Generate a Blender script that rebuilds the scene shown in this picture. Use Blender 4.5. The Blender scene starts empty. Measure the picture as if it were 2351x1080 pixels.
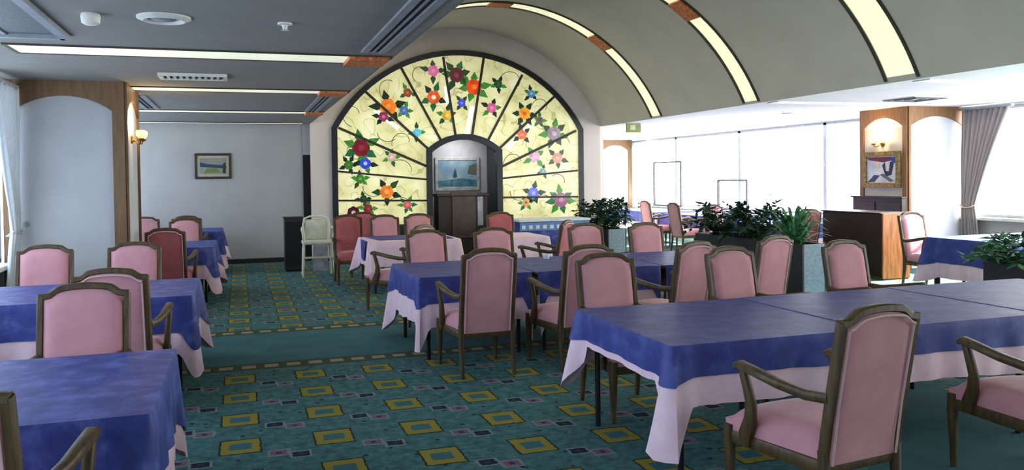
import bpy, bmesh, math, random
from mathutils import Vector, Matrix
random.seed(7)
PI = math.pi
SC = bpy.context.scene
COL = SC.collection

# ------------------------------------------------------------------ helpers
def lin(c):
    c = c / 255.0
    return c / 12.92 if c <= 0.04045 else ((c + 0.055) / 1.055) ** 2.4
def rgb(r, g, b): return (lin(r), lin(g), lin(b), 1.0)

def new_mat(name):
    m = bpy.data.materials.new(name); m.use_nodes = True
    nt = m.node_tree; nt.nodes.clear()
    out = nt.nodes.new('ShaderNodeOutputMaterial')
    b = nt.nodes.new('ShaderNodeBsdfPrincipled')
    nt.links.new(b.outputs[0], out.inputs[0])
    return m, nt, b, out

def mat(name, c1, c2=None, rough=0.6, scale=8.0, detail=4.0, bump=0.0, bscale=80.0, metal=0.0, spec=0.5, stretch=(1, 1, 1), sheen=0.0, emit=0.0, emitc=None):
    m, nt, b, out = new_mat(name)
    b.inputs['Roughness'].default_value = rough
    b.inputs['Metallic'].default_value = metal
    b.inputs['Specular IOR Level'].default_value = spec
    if sheen:
        b.inputs['Sheen Weight'].default_value = sheen
        b.inputs['Sheen Roughness'].default_value = 0.4
    tc = nt.nodes.new('ShaderNodeTexCoord')
    mp = nt.nodes.new('ShaderNodeMapping'); mp.inputs['Scale'].default_value = stretch
    nt.links.new(tc.outputs['Object'], mp.inputs[0])
    if c2 is None: c2 = tuple(min(1, x * 0.86) for x in c1[:3]) + (1,)
    n = nt.nodes.new('ShaderNodeTexNoise'); n.inputs['Scale'].default_value = scale; n.inputs['Detail'].default_value = detail
    nt.links.new(mp.outputs[0], n.inputs['Vector'])
    r = nt.nodes.new('ShaderNodeValToRGB')
    r.color_ramp.elements[0].position = 0.35; r.color_ramp.elements[0].color = c2
    r.color_ramp.elements[1].position = 0.65; r.color_ramp.elements[1].color = c1
    nt.links.new(n.outputs['Fac'], r.inputs[0]); nt.links.new(r.outputs[0], b.inputs['Base Color'])
    if emit:
        if emitc is None: nt.links.new(r.outputs[0], b.inputs['Emission Color'])
        else: b.inputs['Emission Color'].default_value = emitc
        b.inputs['Emission Strength'].default_value = emit
    if bump:
        n2 = nt.nodes.new('ShaderNodeTexNoise'); n2.inputs['Scale'].default_value = bscale
        nt.links.new(mp.outputs[0], n2.inputs['Vector'])
        bp = nt.nodes.new('ShaderNodeBump'); bp.inputs['Strength'].default_value = bump; bp.inputs['Distance'].default_value = 0.01
        nt.links.new(n2.outputs['Fac'], bp.inputs['Height']); nt.links.new(bp.outputs[0], b.inputs['Normal'])
    return m

def bm_(): return bmesh.new()
def xf(loc=(0, 0, 0), rot=(0, 0, 0), sc=(1, 1, 1)):
    from mathutils import Euler
    return Matrix.Translation(loc) @ Euler(rot).to_matrix().to_4x4() @ Matrix.Diagonal((*sc, 1))
def box(bm, lo, hi, bevel=0.0, M=None, mi=0):
    c = [(lo[i] + hi[i]) / 2 for i in range(3)]; s = [abs(hi[i] - lo[i]) for i in range(3)]
    r = bmesh.ops.create_cube(bm, size=1, matrix=Matrix.Translation(c) @ Matrix.Diagonal((*s, 1)))
    vs = r['verts']
    if bevel > 0:
        es = list({e for v in vs for e in v.link_edges})
        rb = bmesh.ops.bevel(bm, geom=es, offset=min(bevel, min(s) * 0.49), segments=2, profile=0.5, affect='EDGES')
        vs = list({v for f in rb['faces'] for v in f.verts} | {v for v in vs if v.is_valid})
    if M is not None: bmesh.ops.transform(bm, matrix=M, verts=[v for v in vs if v.is_valid])
    fs = {f for v in vs if v.is_valid for f in v.link_faces}
    for f in fs: f.material_index = mi
    return fs
def sweep(bm, pts, size, n=8, up=Vector((0, 0, 1)), mi=0, flat=False, cap=True):
    """sweep an ellipse (or rounded box) section along pts; size: (w,h) or list"""
    pts = [Vector(p) for p in pts]
    N = len(pts)
    if not isinstance(size, list): size = [size] * N
    rings = []
    for i, p in enumerate(pts):
        t = (pts[min(i + 1, N - 1)] - pts[max(i - 1, 0)]).normalized()
        a = t.cross(up)
        if a.length < 1e-3: a = t.cross(Vector((0, 1, 0)))
        a.normalize(); b = a.cross(t).normalized()
        w, h = size[i]
        ring = []
        for k in range(n):
            th = 2 * PI * (k + 0.5) / n
            cx, sx = math.cos(th), math.sin(th)
            if flat:
                cx = math.copysign(abs(cx) ** 0.45, cx); sx = math.copysign(abs(sx) ** 0.45, sx)
            ring.append(bm.verts.new(p + a * (cx * w / 2) + b * (sx * h / 2)))
        rings.append(ring)
    for r0, r1 in zip(rings, rings[1:]):
        for k in range(n):
            f = bm.faces.new((r0[k], r0[(k + 1) % n], r1[(k + 1) % n], r1[k])); f.material_index = mi
    if cap:
        for r in (rings[0][::-1], rings[-1]):
            f = bm.faces.new(r); f.material_index = mi
def lathe(bm, prof, n=24, c=(0, 0, 0), mi=0, M=None):
    rings = []
    for r, z in prof:
        r = max(r, 1e-4)
        rings.append([bm.verts.new(Vector((c[0] + r * math.cos(2 * PI * k / n), c[1] + r * math.sin(2 * PI * k / n), c[2] + z))) for k in range(n)])
    for a, b in zip(rings, rings[1:]):
        for k in range(n):
            f = bm.faces.new((a[k], a[(k + 1) % n], b[(k + 1) % n], b[k])); f.material_index = mi
    f1 = bm.faces.new(rings[0][::-1]); f2 = bm.faces.new(rings[-1]); f1.material_index = f2.material_index = mi
    if M is not None: bmesh.ops.transform(bm, matrix=M, verts=[v for r in rings for v in r])
def prism(bm, poly, d0, d1, axis='Y', mi=0):
    """extrude a 2D polygon: axis Y -> poly (x,z); X -> (y,z); Z -> (x,y)"""
    def P(p, d):
        return {'Y': (p[0], d, p[1]), 'X': (d, p[0], p[1]), 'Z': (p[0], p[1], d)}[axis]
    a = [bm.verts.new(P(p, d0)) for p in poly]; b = [bm.verts.new(P(p, d1)) for p in poly]
    fs = [bm.faces.new(a), bm.faces.new(b[::-1])]
    for i in range(len(poly)):
        j = (i + 1) % len(poly); fs.append(bm.faces.new((a[j], a[i], b[i], b[j])))
    for f in fs: f.material_index = mi
    return fs
def obj(name, bm, mats, parent=None, smooth=0, loc=None):
    bmesh.ops.recalc_face_normals(bm, faces=bm.faces[:])
    me = bpy.data.meshes.new(name); bm.to_mesh(me); bm.free()
    for m in (mats if isinstance(mats, (list, tuple)) else [mats]): me.materials.append(m)
    if smooth:
        me.polygons.foreach_set('use_smooth', [True] * len(me.polygons))
        if smooth < 180: me.set_sharp_from_angle(angle=math.radians(smooth))
    o = bpy.data.objects.new(name, me); COL.objects.link(o)
    if parent is not None: o.parent = parent
    if loc is not None: o.location = loc
    return o
def tag(o, label, cat, group=None, kind=None):
    o['label'] = label; o['category'] = cat
    if group: o['group'] = group
    if kind: o['kind'] = kind
    return o
def thing(name, label, cat, loc=(0, 0, 0), rz=0.0, group=None):
    o = bpy.data.objects.new(name, None); COL.objects.link(o)
    o.empty_display_size = 0.1
    o.location = loc; o.rotation_euler = (0, 0, rz)
    return tag(o, label, cat, group)
def struct(name, bm, m, parent=None, smooth=0):
    o = obj(name, bm, m, parent, smooth)
    if parent is None: o['kind'] = 'structure'
    return o
def dup(root, loc, rz, label, group=None):
    r = root.copy(); COL.objects.link(r); r.location = loc; r.rotation_euler = (0, 0, rz); r['label'] = label
    if group: r['group'] = group
    for ch in list(root.children):
        c = ch.copy(); COL.objects.link(c); c.parent = r
        for g in list(ch.children):
            d = g.copy(); COL.objects.link(d); d.parent = c
    return r

# ------------------------------------------------------------------ materials
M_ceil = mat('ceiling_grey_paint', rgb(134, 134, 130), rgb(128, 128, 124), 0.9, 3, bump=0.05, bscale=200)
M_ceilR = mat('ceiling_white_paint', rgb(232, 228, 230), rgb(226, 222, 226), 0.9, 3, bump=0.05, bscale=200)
M_vault = mat('vault_beige_paint', rgb(206, 198, 184), rgb(200, 192, 178), 0.9, 2, bump=0.04, bscale=200)
M_wall = mat('wall_pale_paint', rgb(168, 169, 168), rgb(162, 163, 162), 0.9, 2, bump=0.04, bscale=150)
M_arch = mat('lunette_cream_paint', rgb(226, 214, 206), rgb(220, 208, 200), 0.9, 2, bump=0.04, bscale=150)
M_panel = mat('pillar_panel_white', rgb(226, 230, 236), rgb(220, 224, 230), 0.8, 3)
M_panelL = mat('pillar_panel_white_dimmed', rgb(178, 181, 185), rgb(172, 175, 179), 0.8, 3)  # same white panel, the left side's dimmer light put into its colour
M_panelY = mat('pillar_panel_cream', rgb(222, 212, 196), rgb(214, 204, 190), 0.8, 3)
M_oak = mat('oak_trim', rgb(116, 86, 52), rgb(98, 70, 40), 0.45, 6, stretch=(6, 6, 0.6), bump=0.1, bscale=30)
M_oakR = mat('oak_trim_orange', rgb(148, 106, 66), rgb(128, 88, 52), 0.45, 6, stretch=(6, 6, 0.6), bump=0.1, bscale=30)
M_base = mat('baseboard_black', rgb(28, 28, 30), None, 0.5)
M_dark = mat('dark_void', rgb(14, 14, 16), None, 0.8)
M_block = mat('carved_copper_wood', rgb(236, 138, 74), rgb(150, 72, 34), 0.5, 26, 6, bump=0.8, bscale=40)
M_stripedge = mat('strip_dark_edge', rgb(70, 62, 48), rgb(54, 48, 36), 0.6)
M_diffuser = mat('strip_diffuser', rgb(252, 250, 214), rgb(246, 243, 200), 0.5, 14, emit=0.72, stretch=(1, 4, 1))
M_diffuserL = mat('strip_diffuser_cool', rgb(248, 250, 228), rgb(240, 243, 214), 0.5, 3, emit=0.62)
M_metal = mat('grille_grey_metal', rgb(150, 158, 168), rgb(135, 142, 152), 0.5, metal=0.3)
M_metald = mat('slot_black', rgb(26, 28, 32), None, 0.7)
M_whiteplastic = mat('white_plastic', rgb(222, 222, 214), None, 0.5)
M_iron = mat('table_leg_black_iron', rgb(34, 32, 34), rgb(26, 24, 26), 0.4, metal=0.4)
M_tabletop = mat('table_board', rgb(120, 92, 62), rgb(96, 72, 46), 0.5)
M_wood = mat('chair_olive_brown_wood', rgb(88, 70, 38), rgb(62, 48, 24), 0.5, 5, stretch=(8, 8, 1), bump=0.08, bscale=40)
M_pink = mat('velvet_pink', rgb(206, 152, 160), rgb(194, 137, 147), 0.85, 5, 6, bump=0.05, bscale=140, sheen=0.3)
M_pink_shade = mat('velvet_pink_shade_tint', rgb(182, 104, 108), rgb(166, 86, 92), 0.85, 5, 6, bump=0.05, bscale=140, sheen=0.15)  # pink velvet reddened: shade and lamp warmth put into its colour
M_piping = mat('piping_dusty_pink', rgb(214, 180, 184), None, 0.7)
M_pcloth = mat('pink_table_linen', rgb(240, 212, 226), rgb(232, 200, 216), 0.8, 10, bump=0.06, bscale=160)
def drape_mat(name, c, tr, stretch=(14, 1, 0.2)):
    m = mat(name, c, tuple(x * 0.86 for x in c[:3]) + (1,), 0.85, 5, stretch=stretch)
    nt = m.node_tree; out = [n for n in nt.nodes if n.type == 'OUTPUT_MATERIAL'][0]; pb = [n for n in nt.nodes if n.type == 'BSDF_PRINCIPLED'][0]
    t = nt.nodes.new('ShaderNodeBsdfTranslucent'); t.inputs[0].default_value = c
    mx = nt.nodes.new('ShaderNodeMixShader'); mx.inputs[0].default_value = tr
    nt.links.new(pb.outputs[0], mx.inputs[1]); nt.links.new(t.outputs[0], mx.inputs[2]); nt.links.new(mx.outputs[0], out.inputs[0])
    return m
M_curtW = drape_mat('white_sheer_curtain', rgb(228, 234, 238), 0.35)
M_curtG = drape_mat('grey_lined_curtain', rgb(160, 152, 152), 0.16)
M_goldtie = mat('curtain_tie', rgb(226, 204, 184), None, 0.7)
M_brass = mat('polished_brass', rgb(190, 140, 62), rgb(120, 82, 32), 0.3, metal=0.8)
M_bulb = mat('warm_lamp_glass', rgb(255, 226, 170), None, 0.4, emit=2.0, emitc=rgb(255, 206, 130))
M_gilt = mat('gilt_frame', rgb(168, 140, 78), rgb(110, 84, 40), 0.45, 20, bump=0.4, bscale=60, metal=0.3)
M_darkframe = mat('dark_olive_frame', rgb(58, 46, 30), rgb(36, 30, 18), 0.5, 20)
M_silver = mat('silver_grey_frame', rgb(178, 180, 184), rgb(140, 142, 148), 0.5)
M_black = mat('black_cabinet', rgb(34, 36, 40), rgb(26, 28, 30), 0.5)
M_cream = mat('cream_painted_wood', rgb(222, 222, 206), rgb(206, 206, 188), 0.5)
M_creampad = mat('cream_woven_pad', rgb(214, 218, 200), rgb(196, 202, 180), 0.8, 12, bump=0.4, bscale=60)
M_walnut = mat('dark_walnut', rgb(52, 38, 34), rgb(36, 26, 24), 0.45, 6, stretch=(1, 1, 6))
M_walnut2 = mat('dark_walnut_light_panel', rgb(84, 68, 58), rgb(68, 54, 46), 0.45, 6)
M_teak = mat('orange_brown_wood', rgb(206, 132, 74), rgb(164, 94, 46), 0.35, 5, stretch=(6, 6, 0.8))
M_planter = mat('slate_blue_planter', rgb(134, 150, 162), rgb(112, 128, 140), 0.7, 30, bump=0.2, bscale=80)
M_planterd = mat('charcoal_planter_side', rgb(44, 48, 54), rgb(34, 36, 42), 0.6, 30)
M_soil = mat('potting_soil', rgb(40, 32, 24), None, 0.95, 40, bump=0.6, bscale=60)
M_leafd = mat('dark_green_leaves', rgb(40, 80, 52), rgb(24, 50, 34), 0.6, 12, spec=0.25)
M_leaf = mat('green_strap_leaves', rgb(96, 156, 104), rgb(34, 72, 48), 0.55, 12, spec=0.3)
M_stem = mat('plant_stem', rgb(60, 74, 40), None, 0.6)
M_winframe = mat('window_aluminium', rgb(160, 168, 174), rgb(146, 154, 160), 0.5)
M_winframed = mat('sash_grey', rgb(92, 94, 98), rgb(80, 82, 86), 0.5)
M_nichewall = mat('niche_grey_paint', rgb(176, 178, 186), rgb(166, 168, 176), 0.9)
M_navyframe = mat('arch_frame_black_navy', rgb(30, 34, 46), rgb(22, 24, 32), 0.4)
M_lead = mat('lead_came', rgb(56, 50, 34), rgb(44, 40, 26), 0.5)
M_exit = mat('exit_sign_green', rgb(120, 130, 70), rgb(150, 152, 90), 0.5, 20, emit=0.15)
M_signw = mat('exit_sign_pale', rgb(196, 198, 160), None, 0.5, emit=0.15)
M_lace = mat('white_lace_linen', rgb(236, 240, 246), None, 0.8, 20)

def blue_cloth(name, c1, c2, c3, rough=0.5):
    m, nt, b, out = new_mat(name)
    tc = nt.nodes.new('ShaderNodeTexCoord')
    n = nt.nodes.new('ShaderNodeTexNoise'); n.inputs['Scale'].default_value = 7; n.inputs['Detail'].default_value = 6; n.inputs['Roughness'].default_value = 0.65
    nt.links.new(tc.outputs['Object'], n.inputs['Vector'])
    v = nt.nodes.new('ShaderNodeTexVoronoi'); v.inputs['Scale'].default_value = 9
    nt.links.new(tc.outputs['Object'], v.inputs['Vector'])
    mx = nt.nodes.new('ShaderNodeMath'); mx.operation = 'MULTIPLY_ADD'
    nt.links.new(v.outputs['Distance'], mx.inputs[0]); mx.inputs[1].default_value = 0.25; nt.links.new(n.outputs['Fac'], mx.inputs[2])
    r = nt.nodes.new('ShaderNodeValToRGB')
    e = r.color_ramp.elements
    e[0].position = 0.42; e[0].color = c2; e[1].position = 0.82; e[1].color = c3
    k = e.new(0.62); k.color = c1
    nt.links.new(mx.outputs[0], r.inputs[0]); nt.links.new(r.outputs[0], b.inputs['Base Color'])
    b.inputs['Roughness'].default_value = rough; b.inputs['Specular IOR Level'].default_value = 0.24
    n2 = nt.nodes.new('ShaderNodeTexNoise'); n2.inputs['Scale'].default_value = 5; n2.inputs['Detail'].default_value = 3
    nt.links.new(tc.outputs['Object'], n2.inputs['Vector'])
    bp = nt.nodes.new('ShaderNodeBump'); bp.inputs['Strength'].default_value = 0.25; bp.inputs['Distance'].default_value = 0.02
    nt.links.new(n2.outputs['Fac'], bp.inputs['Height']); nt.links.new(bp.outputs[0], b.inputs['Normal'])
    return m
M_blue = blue_cloth('royal_blue_damask', rgb(58, 71, 142), rgb(48, 59, 126), rgb(90, 105, 178))
M_blue2 = blue_cloth('navy_blue_damask', rgb(57, 68, 140), rgb(47, 57, 122), rgb(74, 88, 158))

def glass_mat():
    m = bpy.data.materials.new('window_glass'); m.use_nodes = True
    nt = m.node_tree; nt.nodes.clear()
    out = nt.nodes.new('ShaderNodeOutputMaterial'); mx = nt.nodes.new('ShaderNodeMixShader')
    t = nt.nodes.new('ShaderNodeBsdfTransparent'); g = nt.nodes.new('ShaderNodeBsdfGlossy')
    g.inputs['Roughness'].default_value = 0.02
    t.inputs[0].default_value = (0.96, 0.98, 0.98, 1)
    mx.inputs[0].default_value = 0.05
    nt.links.new(t.outputs[0], mx.inputs[1]); nt.links.new(g.outputs[0], mx.inputs[2]); nt.links.new(mx.outputs[0], out.inputs[0])
    return m
M_glass = glass_mat()

class NB:
    """tiny node-math builder"""
    def __init__(s, nt): s.nt = nt
    def m(s, op, a, b=None, c=None):
        n = s.nt.nodes.new('ShaderNodeMath'); n.operation = op
        for i, x in enumerate((a, b, c)):
            if x is None: continue
            if isinstance(x, (int, float)): n.inputs[i].default_value = x
            else: s.nt.links.new(x, n.inputs[i])
        return n.outputs[0]
    def rect(s, u, v, cu, cv, w, h):
        a = s.m('LESS_THAN', s.m('ABSOLUTE', s.m('SUBTRACT', u, cu)), w)
        b = s.m('LESS_THAN', s.m('ABSOLUTE', s.m('SUBTRACT', v, cv)), h)
        return s.m('MULTIPLY', a, b)
    def mix(s, fac, a, b):
        n = s.nt.nodes.new('ShaderNodeMix'); n.data_type = 'RGBA'
        s.nt.links.new(fac, n.inputs[0])
        for x, i in ((a, 6), (b, 7)):
            if isinstance(x, tuple): n.inputs[i].default_value = x
            else: s.nt.links.new(x, n.inputs[i])
        return n.outputs[2]

def carpet_mat():
    m, nt, b, out = new_mat('patterned_teal_carpet')
    N = NB(nt)
    tc = nt.nodes.new('ShaderNodeTexCoord'); sp = nt.nodes.new('ShaderNodeSeparateXYZ')
    nt.links.new(tc.outputs['Object'], sp.inputs[0]); X, Y = sp.outputs[0], sp.outputs[1]
    dn = nt.nodes.new('ShaderNodeTexNoise'); dn.inputs['Scale'].default_value = 22; dn.inputs['Detail'].default_value = 3
    nt.links.new(tc.outputs['Object'], dn.inputs['Vector'])
    wob = N.m('MULTIPLY', N.m('SUBTRACT', dn.outputs['Fac'], 0.5), 0.05)
    U = N.m('ADD', N.m('DIVIDE', N.m('ADD', X, 0.018), 0.5522), wob)
    V = N.m('ADD', N.m('DIVIDE', N.m('SUBTRACT', 6.94, Y), 0.5859), wob)
    fu = N.m('SUBTRACT', N.m('FRACT', N.m('ADD', U, 100.5)), 0.5)
    fv = N.m('SUBTRACT', N.m('FRACT', N.m('ADD', V, 100.5)), 0.5)
    iv = N.m('FRACT', N.m('MULTIPLY', N.m('FLOOR', N.m('ADD', V, 100.0)), 0.5))  # 0 or .5 : alternating rows
    alt = N.m('GREATER_THAN', iv, 0.25)
    gu = N.m('FRACT', N.m('ADD', U, 100.0)); gv = N.m('FRACT', N.m('ADD', V, 100.0))
    n1 = nt.nodes.new('ShaderNodeTexNoise'); n1.inputs['Scale'].default_value = 14; n1.inputs['Detail'].default_value = 6; n1.inputs['Roughness'].default_value = 0.7
    nt.links.new(tc.outputs['Object'], n1.inputs['Vector'])
    r = nt.nodes.new('ShaderNodeValToRGB'); e = r.color_ramp.elements
    e[0].position = 0.36; e[0].color = rgb(56, 90, 98); e[1].position = 0.66; e[1].color = rgb(88, 132, 132)
    k = e.new(0.5); k.color = rgb(70, 112, 114)
    nt.links.new(n1.outputs['Fac'], r.inputs[0])
    base = r.outputs[0]
    col = base
    # small dark sprigs
    vo = nt.nodes.new('ShaderNodeTexVoronoi'); vo.inputs['Scale'].default_value = 7.5
    nt.links.new(tc.outputs['Object'], vo.inputs['Vector'])
    col = N.mix(N.m('LESS_THAN', vo.outputs['Distance'], 0.13), col, rgb(36, 56, 70))
    # pale outlined twin squares between the columns
    for (cu, cv, flip) in ((0.39, 0.33, 0), (0.61, 0.44, 1)):
        col = N.mix(N.rect(gu, gv, cu, cv, 0.115, 0.10), col, rgb(126, 138, 146))
        inner = N.rect(gu, gv, cu, cv, 0.088, 0.072)
        cc = N.mix(alt, rgb(124, 96, 112) if flip else rgb(34, 44, 60), rgb(34, 44, 60) if flip else rgb(124, 96, 112))
        col = N.mix(inner, col, cc)
        col = N.mix(N.rect(gu, gv, cu, cv, 0.03, 0.03), col, rgb(52, 60, 70))
    # yellow squares with a dark edge and teal centre
    col = N.mix(N.rect(fu, fv, 0, 0, 0.222, 0.245), col, rgb(40, 48, 36))
    col = N.mix(N.rect(fu, fv, 0, 0, 0.202, 0.222), col, rgb(146, 134, 58))
    col = N.mix(N.rect(fu, fv, 0, 0, 0.115, 0.10), col, rgb(62, 108, 116))
    # plain crossing band with dashed borders
    plain = N.m('MULTIPLY', N.m('GREATER_THAN', Y, 7.22), N.m('LESS_THAN', Y, 9.22))
    plainx = N.m('MULTIPLY', N.m('MULTIPLY', N.m('GREATER_THAN', X, 3.2), N.m('LESS_THAN', X, 4.9)), N.m('LESS_THAN', Y, 7.3))
    nb = nt.nodes.new('ShaderNodeTexNoise'); nb.inputs['Scale'].default_value = 3; nb.inputs['Detail'].default_value = 8
    nt.links.new(tc.outputs['Object'], nb.inputs['Vector'])
    r2 = nt.nodes.new('ShaderNodeValToRGB'); e = r2.color_ramp.elements
    e[0].position = 0.3; e[0].color = rgb(60, 100, 108); e[1].position = 0.7; e[1].color = rgb(72, 116, 122)
    nt.links.new(nb.outputs['Fac'], r2.inputs[0])
    col = N.mix(N.m('MAXIMUM', plain, plainx), col, r2.outputs[0])
    for yc in (7.38, 9.08):
        col = N.mix(N.m('LESS_THAN', N.m('ABSOLUTE', N.m('SUBTRACT', Y, yc)), 0.13), col, rgb(66, 84, 66))
        dash = N.m('MULTIPLY', N.m('LESS_THAN', N.m('ABSOLUTE', N.m('SUBTRACT', Y, yc)), 0.055), N.m('LESS_THAN', N.m('FRACT', N.m('MULTIPLY', N.m('ADD', X, 50), 5.4)), 0.62))
        col = N.mix(dash, col, rgb(158, 140, 120))
    nt.links.new(col, b.inputs['Base Color'])
    b.inputs['Roughness'].default_value = 0.95; b.inputs['Specular IOR Level'].default_value = 0.15
    n3 = nt.nodes.new('ShaderNodeTexNoise'); n3.inputs['Scale'].default_value = 220
    nt.links.new(tc.outputs['Object'], n3.inputs['Vector'])
    bp = nt.nodes.new('ShaderNodeBump'); bp.inputs['Strength'].default_value = 0.3; bp.inputs['Distance'].default_value = 0.005
    nt.links.new(n3.outputs['Fac'], bp.inputs['Height']); nt.links.new(bp.outputs[0], b.inputs['Normal'])
    return m
M_carpet = carpet_mat()

def pane_mat():
    """back-lit cathedral glass: pale yellow with seedy texture, thin drawn tendrils"""
    m, nt, b, out = new_mat('backlit_yellow_glass')
    tc = nt.nodes.new('ShaderNodeTexCoord')
    n = nt.nodes.new('ShaderNodeTexNoise'); n.inputs['Scale'].default_value = 2.2; n.inputs['Detail'].default_value = 7; n.inputs['Roughness'].default_value = 0.7
    nt.links.new(tc.outputs['Object'], n.inputs['Vector'])
    r = nt.nodes.new('ShaderNodeValToRGB'); e = r.color_ramp.elements
    e[0].position = 0.3; e[0].color = rgb(186, 182, 122); e[1].position = 0.75; e[1].color = rgb(248, 246, 210)
    k = e.new(0.5); k.color = rgb(222, 217, 162)
    nt.links.new(n.outputs['Fac'], r.inputs[0])
    n2 = nt.nodes.new('ShaderNodeTexNoise'); n2.inputs['Scale'].default_value = 1.7; n2.inputs['Detail'].default_value = 1
    nt.links.new(tc.outputs['Object'], n2.inputs['Vector'])
    N = NB(nt)
    ln = N.m('LESS_THAN', N.m('ABSOLUTE', N.m('SUBTRACT', N.m('FRACT', N.m('MULTIPLY', n2.outputs['Fac'], 7.0)), 0.5)), 0.035)
    col = N.mix(N.m('MULTIPLY', ln, 0.45), r.outputs[0], rgb(128, 118, 62))
    nt.links.new(col, b.inputs['Base Color']); nt.links.new(col, b.inputs['Emission Color'])
    b.inputs['Emission Strength'].default_value = 0.58; b.inputs['Roughness'].default_value = 0.25
    return m
M_pane = pane_mat()
M_tube = mat('bright_backlight_streak', rgb(255, 255, 246), None, 0.3, emit=0.9)

def art_mat(name, cols, scale=3.0, stretch=(1, 1, 1), seed=0):
    m, nt, b, out = new_mat(name)
    tc = nt.nodes.new('ShaderNodeTexCoord'); mp = nt.nodes.new('ShaderNodeMapping')
    mp.inputs['Scale'].default_value = stretch; mp.inputs['Location'].default_value = (seed, seed * 1.7, seed * 0.3)
    nt.links.new(tc.outputs['Object'], mp.inputs[0])
    n = nt.nodes.new('ShaderNodeTexNoise'); n.inputs['Scale'].default_value = scale; n.inputs['Detail'].default_value = 4
    nt.links.new(mp.outputs[0], n.inputs['Vector'])
    r = nt.nodes.new('ShaderNodeValToRGB'); e = r.color_ramp.elements
    e[0].position = 0.28; e[0].color = cols[0]; e[1].position = 0.72; e[1].color = cols[-1]
    for i, c in enumerate(cols[1:-1]):
        k = e.new(0.28 + 0.44 * (i + 1) / (len(cols) - 1)); k.color = c
    nt.links.new(n.outputs['Fac'], r.inputs[0]); nt.links.new(r.outputs[0], b.inputs['Base Color'])
    b.inputs['Roughness'].default_value = 0.5
    return m

# ------------------------------------------------------------------ dimensions
ZC = 2.70                      # flat ceiling
XL, XR = -2.35, 11.75          # window walls
YB, YF = -3.0, 16.73           # rear (behind camera), alcove wall
YE = 23.0                      # far end of the right-hand aisle
VX0, VX1, VCX, VCZ, VR = 1.35, 7.60, 4.475, 1.26, 3.44
def vz(x): return VCZ + math.sqrt(max(0, VR * VR - (x - VCX) ** 2))
YA = 16.58                     # face of the arch wall

# ------------------------------------------------------------------ setting
b = bm_(); box(b, (XL - 0.6, YB - 0.3, -0.1), (XR + 0.6, YE + 0.3, 0)); struct('floor', b, M_carpet)
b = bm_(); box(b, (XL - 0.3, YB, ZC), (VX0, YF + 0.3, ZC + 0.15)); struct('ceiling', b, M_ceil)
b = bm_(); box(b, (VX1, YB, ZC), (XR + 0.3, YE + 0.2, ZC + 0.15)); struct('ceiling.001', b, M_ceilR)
# barrel vault
b = bm_()
NV = 48; a0 = math.asin((VX0 - VCX) / VR); a1 = math.asin((VX1 - VCX) / VR)
prof = []
for i in range(NV + 1):
    a = a0 + (a1 - a0) * i / NV
    prof.append((VCX + VR * math.sin(a), VCZ + VR * math.cos(a)))
outer = [(VCX + (x - VCX) * 1.05, VCZ + (z - VCZ) * 1.05) for x, z in prof]
ri = [[b.verts.new((x, y, z)) for x, z in prof] for y in (YB, YF + 0.05)]
for i in range(NV): b.faces.new((ri[0][i], ri[0][i + 1], ri[1][i + 1], ri[1][i]))
ro = [[b.verts.new((x, y, z)) for x, z in outer] for y in (YB, YF + 0.05)]
for i in range(NV): b.faces.new((ro[0][i], ro[1][i], ro[1][i + 1], ro[0][i + 1]))
struct('ceiling_vault', b, M_vault, smooth=40)
# alcove wall, arch wall
b = bm_(); box(b, (XL - 0.3, YF, 0), (1.22, YF + 0.3, ZC)); struct('wall_alcove', b, M_wall)
AX0, AX1, ASZ, AT = 1.82, 7.10, 2.62, 4.20
ACX = (AX0 + AX1) / 2; AH = (AX1 - AX0) / 2; AR = (AH ** 2 + (AT - ASZ) ** 2) / (2 * (AT - ASZ)); ACZ = AT - AR
NX0, NX1, NSZ, NT = 3.72, 5.23, 2.16, 2.46
NCX = (NX0 + NX1) / 2; NH = (NX1 - NX0) / 2; NR = (NH ** 2 + (NT - NSZ) ** 2) / (2 * (NT - NSZ)); NCZ = NT - NR
def arc(cx, cz, R, h, n):
    a = math.asin(h / R)
    return [(cx + R * math.sin(-a + 2 * a * i / n), cz + R * math.cos(-a + 2 * a * i / n)) for i in range(n + 1)]
# wall with arched niche opening: two side slabs + lunette above the niche, built as strips
b = bm_()
def strip_wall(b, x0, x1, zlo, zhi, y0, y1, n=1):
    for i in range(n):
        xa, xb = x0 + (x1 - x0) * i / n, x0 + (x1 - x0) * (i + 1) / n
        prism(b, [(xa, zlo(xa)), (xb, zlo(xb)), (xb, zhi(xb)), (xa, zhi(xa))], y0, y1)
zero = lambda x: 0.0
vt = lambda x: (vz(x) + 0.02) if VX0 <= x <= VX1 else ZC
strip_wall(b, 1.36, NX0, zero, vt, YA, YA + 0.2, 20)
strip_wall(b, NX1, 7.58, zero, vt, YA, YA + 0.2, 20)
strip_wall(b, NX0, NX1, lambda x: NCZ + math.sqrt(max(0, NR ** 2 - (x - NCX) ** 2)), vt, YA, YA + 0.2, 16)
bmesh.ops.remove_doubles(b, verts=b.verts[:], dist=1e-4)
struct('wall_arch', b, M_arch)
# niche
b = bm_()
box(b, (NX0 - 0.3, 17.45, 0), (NX1 + 0.3, 17.55, 2.7))
struct('wall_niche_rear', b, M_nichewall)
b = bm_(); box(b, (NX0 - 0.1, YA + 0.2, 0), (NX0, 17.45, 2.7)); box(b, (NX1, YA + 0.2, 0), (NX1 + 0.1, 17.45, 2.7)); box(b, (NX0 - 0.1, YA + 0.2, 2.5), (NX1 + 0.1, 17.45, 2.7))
struct('wall_niche_sides', b, mat('niche_dark_side', rgb(52, 54, 62), None, 0.8))
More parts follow.
